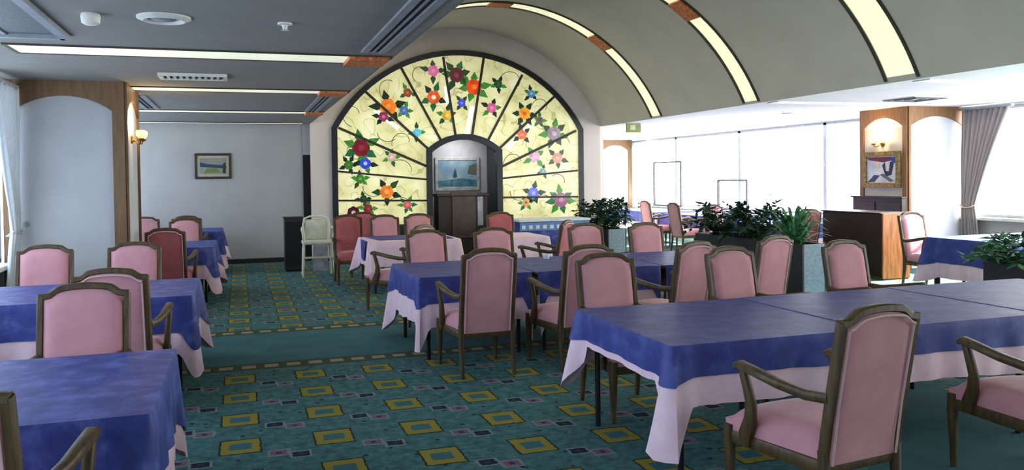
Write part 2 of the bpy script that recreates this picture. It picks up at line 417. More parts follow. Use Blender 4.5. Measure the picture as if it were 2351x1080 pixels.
# dark narrow doorway beside the arch wall
b = bm_(); box(b, (1.22, YA + 0.12, 0), (1.36, YF + 0.3, 2.1)); d1 = struct('door_1', b, M_dark)
b = bm_(); box(b, (1.22, YA + 0.12, 2.1), (1.36, YF + 0.3, ZC)); struct('wall_alcove_return', b, M_wall)
b = bm_(); box(b, (-1.3, YF - 0.02, 0), (1.22, YF, 0.09)); struct('baseboard_alcove', b, M_base)
b = bm_(); box(b, (1.36, YA - 0.02, 0), (1.80, YA, 0.09)); box(b, (7.12, YA - 0.02, 0), (7.58, YA, 0.09)); struct('baseboard_arch', b, M_base)
# right aisle end and its inner wall
b = bm_(); box(b, (7.58, YA + 0.2, 0), (7.75, YE, ZC)); struct('wall_aisle', b, M_arch)
b = bm_(); box(b, (7.5, YE, 0), (XR + 0.3, YE + 0.2, ZC)); struct('wall_aisle_end', b, M_wall)
b = bm_(); box(b, (XL - 0.3, YB - 0.2, 0), (XR + 0.3, YB, 5.0)); struct('wall_rear', b, M_wall)
# gable above the flat ceilings behind the camera is closed by the rear wall

# ---- window walls
def window_wall(name, x, y0, y1, zs, zt, mulls, nwin, sill_x):
    s = 1 if x > 0 else -1
    b = bm_()
    box(b, (x, y0, 0), (x + s * 0.25, y1, zs)); box(b, (x, y0, zt), (x + s * 0.25, y1, ZC))
    struct('wall_' + name, b, M_wall)
    b = bm_(); box(b, (x - s * 0.10, y0, zs - 0.03), (x + s * 0.02, y1, zs + 0.02), 0.008); struct('trim_%d' % nwin, b, M_whiteplastic)
    ys = [y0] + mulls + [y1]
    b = bm_()
    for y in ys: box(b, (x + s * 0.04, y - 0.05, zs + 0.02), (x + s * 0.14, y + 0.05, zt - 0.005))
    box(b, (x + s * 0.04, y0, zs + 0.02), (x + s * 0.14, y1, zs + 0.07)); box(b, (x + s * 0.04, y0, zt - 0.05), (x + s * 0.14, y1, zt - 0.003))
    w = struct('window_%d' % nwin, b, M_winframe)
    b = bm_(); box(b, (x + s * 0.085, y0, zs + 0.04), (x + s * 0.091, y1, zt - 0.02)); obj('pane', b, M_glass, w)
    # sky-light portal outside the glass
    L = bpy.data.lights.new('window_light', 'AREA'); L.shape = 'RECTANGLE'; L.size = (y1 - y0); L.size_y = zt - zs
    L.cycles.is_portal = True
    o = bpy.data.objects.new('window_light', L); COL.objects.link(o)
    o.location = (x + s * 0.2, (y0 + y1) / 2, (zs + zt) / 2)
    o.matrix_world = Matrix.Translation(o.location) @ Matrix(((0, 0, s, 0), (1, 0, 0, 0), (0, s, 0, 0), (0, 0, 0, 1))) if s > 0 else Matrix.Translation(o.location) @ Matrix(((0, 0, s, 0), (-1, 0, 0, 0), (0, 1, 0, 0), (0, 0, 0, 1)))
    return o
window_wall('right', XR, YB, 10.87, 0.82, 2.66, [-0.6, 2.2, 5.0, 7.9], 1, 0)
window_wall('right_far', XR, 11.95, YE, 0.70, 2.68, [14.42, 17.55, 20.66], 2, 0)
window_wall('left', XL, YB, 9.9, 0.75, 2.62, [-0.4, 2.2, 4.8, 7.4], 3, 0)
window_wall('left_far', XL, 11.1, YF, 0.75, 2.62, [14.0], 4, 0)

# ---- pillars with arched oak frames
def pillar(name, x0, x1, y0, y1, faces, oak, panels, arch_h=0.16, fws={}, band=0.16):
    b = bm_(); box(b, (x0, y0, 0), (x1, y1, ZC)); p = struct(name, b, panels[0])
    for i, f in enumerate(faces):
        b = bm_()
        if f in 'SN': u0, u1 = x0, x1
        else: u0, u1 = y0, y1
        fw = fws.get(f, 0.12)
        n = 14; poly = [(u0, 0.0), (u0, ZC), (u1, ZC), (u1, 0.0), (u1 - fw, 0.0)]
        zs = ZC - band - arch_h
        ar = []
        h = (u1 - u0) / 2 - fw; R = (h * h + arch_h ** 2) / (2 * arch_h); cz = zs + arch_h - R; cu = (u0 + u1) / 2
        inner = arc(cu, cz, R, h, n)
        # left stile, right stile, head made of strips (keeps every face convex)
        def pr(poly):
            if f == 'S': prism(b, poly, y0 - 0.03, y0 + 0.001)
            elif f == 'E': prism(b, poly, x1 - 0.001, x1 + 0.03, 'X')
            elif f == 'W': prism(b, poly, x0 - 0.03, x0 + 0.001, 'X')
        pr([(u0, 0), (u0 + fw, 0), (u0 + fw, ZC - 0.001), (u0, ZC - 0.001)]); pr([(u1 - fw, 0), (u1, 0), (u1, ZC - 0.001), (u1 - fw, ZC - 0.001)])
        for (xa, za), (xb, zb) in zip(inner, inner[1:]): pr([(xa, za), (xb, zb), (xb, ZC - 0.001), (xa, ZC - 0.001)])
        bmesh.ops.remove_doubles(b, verts=b.verts[:], dist=1e-4)
        obj('arched_wood_frame', b, oak, p)
    return p
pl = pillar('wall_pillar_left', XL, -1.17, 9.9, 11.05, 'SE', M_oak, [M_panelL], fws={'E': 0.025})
# slimmer side frame widths come out of the same helper
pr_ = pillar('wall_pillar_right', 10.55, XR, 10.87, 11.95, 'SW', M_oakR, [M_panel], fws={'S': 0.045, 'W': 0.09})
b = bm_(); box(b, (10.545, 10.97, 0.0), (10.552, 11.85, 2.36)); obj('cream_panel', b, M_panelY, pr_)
pe = pillar('wall_pillar_aisle', 10.35, 11.45, YE - 0.25, YE + 0.02, 'S', M_oakR, [M_panel])

# ------------------------------------------------------------------ stained glass arch
SG = thing('stained_glass_arch', 'large backlit stained glass fan window with flowers around the niche', 'stained glass', (0, YA, 0))
def frame_path(pts, w, y0, y1):
    """mitred flat bar along a polyline in the wall plane"""
    b = bm_(); V = [Vector(p) for p in pts]; off = []
    for k, p in enumerate(V):
        d0 = (p - V[k - 1]).normalized() if k else (V[1] - p).normalized()
        d1 = (V[k + 1] - p).normalized() if k < len(V) - 1 else d0
        n0 = Vector((-d0.y, d0.x)); n1 = Vector((-d1.y, d1.x)); m = (n0 + n1).normalized()
        off.append(m * (w / 2 / max(0.5, m.dot(n0))))
    A = [[b.verts.new((p.x + o.x * s, y, p.y + o.y * s)) for s, y in ((1, y0), (-1, y0), (-1, y1), (1, y1))] for p, o in zip(V, off)]
    for r0, r1 in zip(A, A[1:]):
        for k in range(4): b.faces.new((r0[k], r0[(k + 1) % 4], r1[(k + 1) % 4], r1[k]))
    b.faces.new(A[0]); b.faces.new(A[-1][::-1])
    return b
oarc = arc(ACX, ACZ, AR, AH, 40); iarc = arc(NCX, NCZ, NR, NH, 16)
obj('outer_frame', frame_path([(AX0, 0.0)] + oarc + [(AX1, 0.0)], 0.11, -0.07, 0.0), M_navyframe, SG)
obj('niche_frame', frame_path([(NX0, 0.0)] + iarc + [(NX1, 0.0)], 0.12, -0.09, 0.06), M_navyframe, SG)
bars = [((1.90, 2.63), (3.70, 1.84)), ((2.43, 3.37), (3.75, 2.17)), ((3.17, 3.86), (3.98, 2.38)), ((4.05, 4.10), (4.29, 2.48)), ((4.92, 4.11), (4.64, 2.46)),
        ((5.77, 3.78), (4.98, 2.37)), ((6.49, 3.33), (5.22, 2.20)), ((6.99, 2.60), (5.235, 1.81)), ((1.88, 1.765), (3.70, 1.58)), ((7.02, 1.735), (5.23, 1.58)),
        ((1.88, 1.187), (3.70, 1.15)), ((7.02, 1.165), (5.23, 1.18)), ((1.88, 0.66), (3.70, 0.66)), ((7.02, 0.66), (5.23, 0.66))]
for k, (a, c) in enumerate(bars):
    w = 0.05 if k < 8 else 0.038
    obj('lead_bar', frame_path([a, c], w, -0.05, -0.004), M_lead, SG)
# glass sectors: radial strips between niche outline and outer outline, one pane object per sector
def outz(x):
    return ACZ + math.sqrt(max(0, AR ** 2 - (x - ACX) ** 2))
def pane_poly(poly):
    b = bm_(); prism(b, poly, -0.03, -0.006); return b
order = [0, 1, 2, 3, 4, 5, 6, 7]
def arc_between(xa, xb, fz, n=8): return [(xa + (xb - xa) * i / n, fz(xa + (xb - xa) * i / n)) for i in range(n + 1)]
def inz(x): return NCZ + math.sqrt(max(0, NR ** 2 - (x - NCX) ** 2))
for i in range(7):
    (o0, i0), (o1, i1) = bars[i], bars[i + 1]
    op = ([(AX0, o0[1])] if i == 0 else []) + arc_between(o0[0], o1[0], outz) + ([(AX1, o1[1])] if i == 6 else []); ip = [(x, max(z, inz(x) if NX0 < x < NX1 else z)) for x, z in [i1, i0]]
    obj('glass_pane', pane_poly(op + ip), M_pane, SG)
lows = [(0, 8, AX0, NX0), (8, 10, AX0, NX0), (10, 12, AX0, NX0), (7, 9, AX1, NX1), (9, 11, AX1, NX1), (11, 13, AX1, NX1)]
for (ka, kb, xo, xi) in lows:
    (oa, ia), (ob, ib) = bars[ka], bars[kb]
    obj('glass_pane', pane_poly([(xo, oa[1]), (xi, ia[1]), (xi, ib[1]), (xo, ob[1])]), M_pane, SG)
for xo, xi in ((AX0, NX0), (AX1, NX1)):
    b = bm_(); box(b, (min(xo, xi), -0.03, 0.0), (max(xo, xi), -0.004, 0.66)); obj('lower_panel', b, M_navyframe, SG)
# bright fluorescent streaks glowing through
for x0, z0, x1, z1, w in ((4.66, 3.1, 4.53, 2.5, 0.05), (4.1, 3.5, 4.14, 3.1, 0.04), (2.62, 3.0, 3.1, 2.62, 0.04), (5.95, 2.72, 5.4, 2.22, 0.04)):
    b = bm_(); d = Vector((x1 - x0, z1 - z0)).normalized(); n = Vector((-d.y, d.x)) * w
    prism(b, [(x0 + n.x, z0 + n.y), (x1 + n.x, z1 + n.y), (x1 - n.x, z1 - n.y), (x0 - n.x, z0 - n.y)], -0.033, -0.03)
    obj('light_streak', b, M_tube, SG)
# vine tendrils
M_vine = mat('etched_vine_line', rgb(112, 104, 60), None, 0.5)
rv = random.Random(3)
for (cx, cz, R, a_0, a_1) in ((2.2, 2.9, 0.25, 0.2, 4.6), (2.95, 3.45, 0.28, 1.2, 4.4), (3.6, 3.75, 0.22, 0.5, 4.0), (5.55, 3.6, 0.3, -0.5, 2.9), (6.2, 3.1, 0.22, -0.6, 3.0), (3.2, 2.35, 0.25, 0, 3.5), (3.2, 1.7, 0.35, 0.3, 2.4),
                           (3.2, 0.9, 0.45, 0.6, 2.8), (5.6, 1.9, 0.28, 0.4, 3.2), (6.3, 0.9, 0.4, 0.4, 2.6), (2.2, 2.2, 0.2, 2.0, 5.0), (5.6, 1.35, 0.3, 3.4, 5.8), (6.75, 2.3, 0.2, 0.3, 3.1), (2.8, 2.6, 0.3, 3.6, 5.6), (6.6, 1.45, 0.25, 0.2, 2.4), (2.5, 1.5, 0.3, 3.4, 5.6)):
    b = bm_(); P = []
    for i in range(22):
        t = i / 21; a = a_0 + (a_1 - a_0) * t; r = R * (0.45 + 0.55 * t)
        P.append((cx + r * math.cos(a), -0.031, cz + r * math.sin(a)))
    sweep(b, P, (0.018, 0.006), 4, up=Vector((0, 1, 0)))
    obj('vine_tracery', b, M_vine, SG)
# flowers: (x, z, radius, petal colour, centre colour, petals, leaves, leaf colour)
FL = [(3.84, 3.81, .115, (226, 110, 170), (240, 150, 190), 5, 4), (4.33, 3.74, .15, (104, 34, 48), (140, 70, 80), 6, 6), (4.70, 3.50, .16, (238, 70, 26), (255, 130, 40), 6, 6),
      (5.23, 3.57, .09, (40, 84, 44), (60, 110, 50), 5, 5), (3.84, 3.27, .135, (228, 96, 46), (250, 226, 190), 6, 5), (3.30, 3.35, .09, (150, 70, 46), (180, 110, 70), 5, 3),
      (4.43, 3.16, .085, (60, 74, 200), (110, 130, 230), 5, 4), (5.08, 3.07, .105, (214, 98, 150), (226, 130, 170), 5, 5), (4.11, 2.90, .105, (226, 178, 60), (240, 206, 110), 6, 5),
      (3.22, 2.99, .09, (76, 110, 170), (110, 150, 200), 5, 5), (3.48, 2.54, .09, (90, 196, 220), (140, 224, 236), 5, 4), (2.90, 3.06, .16, (240, 124, 30), (250, 150, 50), 6, 5),
      (2.80, 2.86, .10, (150, 50, 90), (220, 120, 150), 5, 4), (2.34, 2.23, .17, (126, 26, 44), (150, 44, 60), 6, 6), (2.42, 1.92, .11, (50, 70, 210), (190, 200, 250), 6, 4),
      (2.09, 1.89, .09, (60, 120, 46), (90, 150, 60), 5, 5), (2.31, 1.61, .09, (60, 130, 50), (110, 160, 70), 5, 5), (2.95, 2.04, .09, (206, 170, 160), (226, 196, 180), 5, 5),
      (2.84, 1.34, .135, (236, 128, 40), (246, 160, 90), 6, 5), (2.17, 0.94, .12, (72, 22, 36), (220, 190, 190), 7, 0), (2.46, 1.01, .09, (136, 40, 46), (170, 70, 70), 5, 5),
      (3.26, 1.07, .085, (206, 90, 100), (226, 130, 130), 5, 6), (2.38, 1.20, .08, (44, 70, 44), (60, 90, 50), 5, 4), (5.97, 3.38, .085, (80, 140, 190), (120, 180, 214), 5, 5),
      (5.81, 2.96, .125, (236, 160, 40), (226, 100, 40), 7, 6), (6.15, 2.82, .08, (110, 90, 80), (60, 100, 50), 5, 5), (5.75, 2.51, .105, (230, 110, 70), (240, 150, 100), 5, 4),
      (6.48, 2.54, .15, (150, 132, 146), (190, 176, 186), 6, 7), (6.03, 2.04, .12, (216, 166, 196), (230, 190, 210), 5, 4), (6.55, 2.01, .115, (232, 150, 130), (240, 180, 150), 6, 5),
      (6.21, 1.72, .075, (110, 160, 150), (150, 190, 180), 5, 3), (5.99, 1.26, .12, (96, 110, 214), (150, 160, 236), 5, 5), (5.82, 1.06, .085, (226, 160, 90), (150, 90, 50), 5, 6), (6.62, 1.10, .15, (150, 92, 124), (180, 130, 150), 7, 7)]
mcache = {}
def glow(c, e=0.55):
    k = (c, e)
    if k not in mcache: mcache[k] = mat('art_glass_%d_%d_%d' % c, rgb(*c), rgb(*[int(v * 0.8) for v in c]), 0.25, 12, emit=e)
    return mcache[k]
leafcols = [(34, 78, 40), (70, 150, 60), (22, 48, 36), (30, 110, 66)]
rf = random.Random(5)
for (fx, fz, R, pc, cc, npet, nl) in FL:
    R *= 1.0
    b = bm_()
    ph = rf.random() * 6
    for k in range(nl):     # pointed leaves around
        a = ph + 2 * PI * (k + 0.5 + rf.uniform(-.2, .2)) / max(nl, 1)
        L = R * rf.uniform(2.0, 2.6); w = R * 0.5; d = Vector((math.cos(a), math.sin(a))); n = Vector((-d.y, d.x))
        base = Vector((fx, fz)) + d * R * 0.5
        pts = [base, base + d * (L - R * .5) * 0.45 + n * w, base + d * (L - R * .5), base + d * (L - R * .5) * 0.45 - n * w]
        prism(b, [(p.x, p.y) for p in pts], -0.036, -0.028, mi=2 + (k % 2))
    for k in range(npet):
        a = ph + 2 * PI * k / npet; c = Vector((fx + math.cos(a) * R * .55, fz + math.sin(a) * R * .55))
        pts = [(c.x + R * .52 * math.cos(2 * PI * j / 9), c.y + R * .52 * math.sin(2 * PI * j / 9)) for j in range(9)]
        prism(b, pts, -0.040 - 0.0004 * k, -0.030, mi=0)
    pts = [(fx + R * .36 * math.cos(2 * PI * j / 10), fz + R * .36 * math.sin(2 * PI * j / 10)) for j in range(10)]
    prism(b, pts, -0.0455, -0.030, mi=1)
    lc = leafcols[rf.randrange(4)]; lc2 = leafcols[rf.randrange(3)]
    dim = 0.5 if sum(pc) < 260 else 0.62
    obj('flower_motif', b, [glow(pc, dim), glow(cc, dim), glow(lc, 0.4), glow(lc2, 0.4)], SG)

# ------------------------------------------------------------------ ceiling lights
def vault_light(y, w, label, blocks, segs, ends=(-64.8, 64.8)):
    t = thing('ceiling_light', label, 'ceiling light', (0, y, 0), group='arched light strips across the vault')
    def arcm(b, d0, d1, y0, y1, r0, r1, n):
        rr = []
        for i in range(n + 1):
            a = math.radians(d0 + (d1 - d0) * i / n)
            rr.append([b.verts.new((VCX + r * math.sin(a), yy, VCZ + r * math.cos(a))) for r, yy in ((r0, y0), (r0, y1), (r1, y1), (r1, y0))])
        for p, q in zip(rr, rr[1:]):
            for k in range(4): b.faces.new((p[k], p[(k + 1) % 4], q[(k + 1) % 4], q[k]))
        b.faces.new(rr[0][::-1]); b.faces.new(rr[-1])
    for s in (-1, 1):
        b = bm_(); e = s * (w / 2 + 0.025)
        arcm(b, ends[0], ends[1], min(e, e + s * 0.04) , max(e, e + s * 0.04), VR - 0.02, VR + 0.02, 48); obj('edge_trim', b, M_stripedge, t, 40)
    for d0, d1 in segs:
        b = bm_(); arcm(b, d0, d1, -w / 2 - 0.004, w / 2 + 0.004, VR - 0.006, VR + 0.01, max(4, int(abs(d1 - d0) / 2.5))); obj('diffuser', b, M_diffuser, t, 40)
    for d in blocks:
        b = bm_(); arcm(b, d - 3.4, d + 3.4, -w / 2 - 0.03, w / 2 + 0.03, VR - 0.035, VR + 0.01, 4); obj('wood_block', b, M_block, t, 30)
    return t
vault_light(14.0, 0.30, 'farthest pale yellow arched strip light on the vault, just before the stained glass', [-34.4, 0, 34.4], [(-64.5, -37.8), (-31, -3.4), (3.4, 31), (37.8, 64.5)])
vault_light(10.95, 0.30, 'middle pale yellow arched strip light on the vault with carved copper block', [-34.4, 0, 34.4], [(-64.5, -37.8), (-31, -3.4), (3.4, 31), (37.8, 64.5)])
vault_light(7.9, 0.42, 'widest, nearest pale yellow arched strip light on the vault at upper right', [-34.4, 0, 34.4], [(-64.5, -37.8), (-31, -3.4), (3.4, 31), (37.8, 64.0)])
def flat_light(x0, x1, y, w, label, block=None, z=ZC, endx=None, group='straight light strips in the grey ceiling', dm=None, em=None):
    t = thing('ceiling_light', label, 'ceiling light', ((x0 + x1) / 2, y, z), group=group)
    cx = (x0 + x1) / 2
    b = bm_(); box(b, (x0 - cx, -w / 2, -0.008), ((block[0] if block else x1) - cx, w / 2, 0.002)); obj('diffuser', b, dm or M_diffuserL, t)
    b = bm_()
    for s in (-1, 1): box(b, (x0 - cx, s * (w / 2 + 0.012) - 0.012, -0.014), (x1 - cx, s * (w / 2 + 0.012) + 0.012, 0.002))
    box(b, (x0 - cx - 0.03, -w / 2 - 0.024, -0.014), (x0 - cx, w / 2 + 0.024, 0.002))
    obj('edge_trim', b, em or M_stripedge, t)
    if block:
        b = bm_(); box(b, (block[0] - cx, -w / 2 - 0.01, -0.045), (block[1] - cx, w / 2 + 0.01, 0.002), 0.006); obj('wood_block', b, M_block, t)
    return t
flat_light(-1.70, 1.33, 7.57, 0.44, 'nearest long white strip light in the grey left ceiling', (0.95, 1.30))
flat_light(-1.90, 1.33, 10.47, 0.36, 'second white strip light in the left ceiling, starting behind the pillar', (0.97, 1.30))
flat_light(-1.90, 1.33, 13.70, 0.36, 'third white strip light in the left ceiling, toward the alcove wall', (1.05, 1.32))
flat_light(-1.90, 1.20, 16.35, 0.26, 'last white strip light, close against the alcove wall', None)
flat_light(7.75, 10.3, 7.75, 0.22, 'pale strip light in the right ceiling above the grey curtain', None, group='strip lights in the white ceiling', dm=M_diffuser, em=M_ceilR)
flat_light(7.75, 10.3, 10.6, 0.22, 'pale strip light in the right ceiling leading to the lamp pillar', None, group='strip lights in the white ceiling', dm=M_diffuser, em=M_ceilR)

def ceiling_disc(name, x, y, prof, label, cat, m):
    b = bm_(); lathe(b, [(r, z) for r, z in prof], 28); o = obj(name, b, m, None, 40, (x, y, ZC)); return tag(o, label, cat)
ceiling_disc('smoke_detector', -0.89, 5.95, [(0.055, 0), (0.06, -0.02), (0.055, -0.06), (0.03, -0.075), (0.0, -0.075)], 'small round white detector on the grey ceiling, left of the ring diffuser', 'smoke detector', M_whiteplastic)
t = thing('round_ceiling_vent', 'white ring air diffuser on the grey ceiling at upper left', 'air vent', (-0.45, 5.95, ZC))
b = bm_(); lathe(b, [(0.17, 0.0), (0.17, -0.012), (0.13, -0.03), (0.10, -0.012), (0.10, 0.0)], 36); obj('outer_ring', b, M_whiteplastic, t, 40)
b = bm_(); lathe(b, [(0.095, -0.004), (0.07, -0.022), (0.0, -0.022)], 30); obj('inner_cone', b, M_metal, t, 40)
ceiling_disc('ceiling_sprinkler', 0.33, 5.97, [(0.05, 0), (0.05, -0.012), (0.02, -0.016), (0.015, -0.045), (0.03, -0.05), (0.0, -0.055)], 'tiny white ceiling fitting right of the ring diffuser', 'sprinkler', M_whiteplastic)
ceiling_disc('ceiling_speaker', 9.44, 12.55, [(0.09, 0), (0.09, -0.012), (0.0, -0.02)], 'small grey disc on the white right ceiling near the far windows', 'ceiling speaker', M_metal)
t = thing('louvre_vent', 'white rectangular louvre vent on the grey ceiling behind the nearest strip light', 'air vent', (-0.42, 9.15, ZC))
b = bm_(); box(b, (-0.31, -0.17, -0.008), (0.31, 0.17, 0.0)); obj('backing', b, M_metald, t)
b = bm_()
for s in (-1, 1): box(b, (-0.33, s * 0.17 - 0.02, -0.03), (0.33, s * 0.17 + 0.02, 0)); box(b, (s * 0.31 - 0.02, -0.17, -0.03), (s * 0.31 + 0.02, 0.17, 0))
obj('frame', b, M_whiteplastic, t)
for i in range(9):
    b = bm_(); x = -0.24 + 0.06 * i; box(b, (x - 0.012, -0.15, -0.026), (x + 0.012, 0.15, -0.008)); obj('slat', b, M_whiteplastic, t)
# return-air grille, upper left
t = thing('return_air_grille', 'large grey mesh air grille at the top left corner of the ceiling', 'air grille', (-1.62, 6.0, ZC))
b = bm_(); box(b, (-0.42, -0.85, -0.006), (0.42, 0.85, 0)); obj('mesh', b, mat('grille_mesh', rgb(110, 122, 128), rgb(66, 76, 80), 0.6, 120), t)
b = bm_()
for s in (-1, 1): box(b, (s * 0.42 - 0.03, -0.88, -0.035), (s * 0.42 + 0.03, 0.88, 0)); box(b, (-0.42, s * 0.85 - 0.03, -0.035), (0.42, s * 0.85 + 0.03, 0))
obj('frame', b, M_metal, t)
b = bm_(); box(b, (0.02, -0.84, -0.02), (0.05, 0.84, 0)); obj('divider', b, M_metal, t)
def slot_diffuser(x, y0, y1, label):
    t = thing('slot_diffuser', label, 'air vent', (x, (y0 + y1) / 2, ZC), group='long slot diffusers in the grey ceiling')
    h = (y1 - y0) / 2
    b = bm_(); box(b, (-0.05, -h, -0.004), (0.05, h, 0)); obj('slot', b, M_metald, t)
    b = bm_()
    for xx in (-0.075, 0.075): box(b, (xx - 0.028, -h, -0.02), (xx + 0.028, h, 0))
    obj('frame', b, M_metal, t)
    b = bm_(); box(b, (-0.008, -h, -0.016), (0.008, h, -0.004)); obj('blade', b, M_metal, t)
slot_diffuser(1.12, 1.5, 7.1, 'long black slot diffuser beside the vault edge at top centre')
slot_diffuser(1.12, 10.75, 13.45, 'slot diffuser by the vault edge between the second and third strip lights')
slot_diffuser(-1.2, 11.3, 13.3, 'slot diffuser on the left ceiling just behind the left pillar')
t = thing('square_ceiling_vent', 'flat square diffuser on the white ceiling in front of the lamp pillar', 'air vent', (9.6, 9.75, ZC))
b = bm_(); box(b, (-0.32, -0.32, -0.01), (0.32, 0.32, 0)); obj('plate', b, M_ceilR, t)
b = bm_()
for r_ in (0.3, 0.2, 0.1):
    for s in (-1, 1): box(b, (s * r_ - 0.012, -r_, -0.02), (s * r_ + 0.012, r_, -0.008)); box(b, (-r_, s * r_ - 0.012, -0.02), (r_, s * r_ + 0.012, -0.008))
obj('vanes', b, M_winframed, t)
# exit sign
t = thing('exit_sign', 'small greenish hanging exit sign beyond the arch wall near the far windows', 'sign', (7.85, 15.5, 2.61))
b = bm_(); box(b, (-0.16, -0.03, -0.10), (0.16, 0.03, 0.09), 0.005); obj('sign_box', b, M_exit, t)
b = bm_(); box(b, (-0.09, -0.034, -0.05), (0.03, -0.03, 0.05)); obj('pale_pictogram_patch', b, M_signw, t)

# ------------------------------------------------------------------ chairs
def chair_proto(fab, label, loc, rz):
    t = thing('armchair', label, 'chair', loc, rz, group='pink armchairs around the tables')
    HB = 0.235  # half width of back outside
    # rear post centre line (y tilts back as it rises)
    def py(z): return -0.265 - 0.11 * max(0, (z - 0.42)) / 0.6
    # legs
    for s in (-1, 1):
        b = bm_(); sweep(b, [(s * 0.25, 0.285, 0.40), (s * 0.252, 0.288, 0.30), (s * 0.25, 0.285, 0.12), (s * 0.25, 0.285, 0.0)], [(0.052, 0.052), (0.05, 0.05), (0.036, 0.036), (0.028, 0.028)], 8, up=Vector((0, 1, 0)), flat=True)
        obj('leg', b, M_wood, t, 50)
        b = bm_(); sweep(b, [(s * 0.215, py(0.42), 0.42), (s * 0.216, -0.27, 0.25), (s * 0.218, -0.305, 0.0)], [(0.042, 0.046), (0.038, 0.042), (0.028, 0.03)], 8, up=Vector((0, 1, 0)), flat=True)
        obj('leg', b, M_wood, t, 50)
    # seat rails
    b = bm_()
    for s in (-1, 1): sweep(b, [(s * 0.25, 0.285, 0.345), (s * 0.215, -0.26, 0.345)], (0.03, 0.06), 8, flat=True)
    sweep(b, [(-0.25, 0.285, 0.345), (0.25, 0.285, 0.345)], (0.03, 0.06), 8, flat=True)
    sweep(b, [(-0.215, -0.26, 0.345), (0.215, -0.26, 0.345)], (0.03, 0.06), 8, flat=True)
    obj('seat_frame', b, M_wood, t, 50)
    # seat cushion: domed, wider in front
    b = bm_(); nx, ny = 10, 10; top = []; bot = []
    for j in range(ny + 1):
        v = j / ny; y = -0.25 + 0.555 * v; hw = 0.205 + 0.055 * v
        row = []; rb = []
        for i in range(nx + 1):
            u = -1 + 2 * i / nx
            e = (1 - abs(u) ** 6) * (1 - abs(2 * v - 1) ** 6)
            z = 0.425 + 0.055 * max(0, e) ** 0.5 + 0.012 * (1 - u * u)
            row.append(b.verts.new((u * hw, y, z))); rb.append(b.verts.new((u * hw, y, 0.37)))
        top.append(row); bot.append(rb)
    for j in range(ny):
        for i in range(nx):
            b.faces.new((top[j][i], top[j][i + 1], top[j + 1][i + 1], top[j + 1][i])); b.faces.new((bot[j][i], bot[j + 1][i], bot[j + 1][i + 1], bot[j][i + 1]))
    for i in range(nx):
        b.faces.new((top[0][i], bot[0][i], bot[0][i + 1], top[0][i + 1])); b.faces.new((top[ny][i], top[ny][i + 1], bot[ny][i + 1], bot[ny][i]))
    for j in range(ny):
        b.faces.new((top[j][0], top[j + 1][0], bot[j + 1][0], bot[j][0])); b.faces.new((top[j][nx], bot[j][nx], bot[j + 1][nx], top[j + 1][nx]))
    obj('seat', b, fab, t, 60)
    # back outline: camel-back crest
    def crest(x):
        u = min(1.0, abs(x) / (HB - 0.01))
        if u < 0.52: d = 1.0 - 0.16 * (u / 0.52) ** 2
        elif u < 0.82: k = (u - 0.52) / 0.30; d = 0.84 - 0.62 * (k * k * (3 - 2 * k))
        else: d = 0.22 - 0.05 * (u - 0.82) / 0.18
        return 0.968 + 0.062 * d
    b = bm_()
    for s in (-1, 1):
        sweep(b, [(s * 0.215, py(z), z) for z in (0.40, 0.55, 0.7, 0.85, 0.955)] + [(s * 0.215, py(0.985), 0.985)], [(0.036, 0.046)] * 5 + [(0.034, 0.044)], 8, up=Vector((0, 1, 0)), flat=True)
    P = []
    for i in range(25):
        x = -(HB - 0.012) + 2 * (HB - 0.012) * i / 24; z = crest(x); P.append((x, py(z), z))
    sweep(b, P, (0.046, 0.036), 8, flat=True)
    obj('back_frame', b, M_wood, t, 50)
    # upholstered panel
    b = bm_(); nx, nz = 12, 14; F = []; B = []
    for j in range(nz + 1):
        v = j / nz; rf_ = []; rb = []
        for i in range(nx + 1):
            u = -1 + 2 * i / nx; x = u * 0.198
            zt = crest(x * 1.02) - 0.018; z = 0.355 + (zt - 0.355) * v
            e = max(0, (1 - u ** 8) * (1 - (2 * v - 1) ** 8)) ** 0.5
            rf_.append(b.verts.new((x, py(z) + 0.014 + 0.030 * e, z))); rb.append(b.verts.new((x, py(z) - 0.014 - 0.011 * e, z)))
        F.append(rf_); B.append(rb)
    for j in range(nz):
        for i in range(nx):
            b.faces.new((F[j][i], F[j + 1][i], F[j + 1][i + 1], F[j][i + 1])); b.faces.new((B[j][i], B[j][i + 1], B[j + 1][i + 1], B[j + 1][i]))
    for i in range(nx):
        b.faces.new((F[0][i], F[0][i + 1], B[0][i + 1], B[0][i])); b.faces.new((F[nz][i], B[nz][i], B[nz][i + 1], F[nz][i + 1]))
    for j in range(nz):
        b.faces.new((F[j][0], B[j][0], B[j + 1][0], F[j + 1][0])); b.faces.new((F[j][nx], F[j + 1][nx], B[j + 1][nx], B[j][nx]))
    bk = obj('backrest', b, fab, t, 60)
    b = bm_()
    for s in (-1, 1): sweep(b, [(s * 0.190, py(z) - 0.026, z) for z in (0.36, 0.6, 0.8, 0.95)], (0.012, 0.010), 6, up=Vector((0, 1, 0)))
    sweep(b, [(x, py(crest(x)) - 0.027, crest(x) - 0.030) for x in [-0.19 + 0.38 * i / 16 for i in range(17)]], (0.010, 0.012), 6)
    obj('piping', b, M_piping, bk, 60)
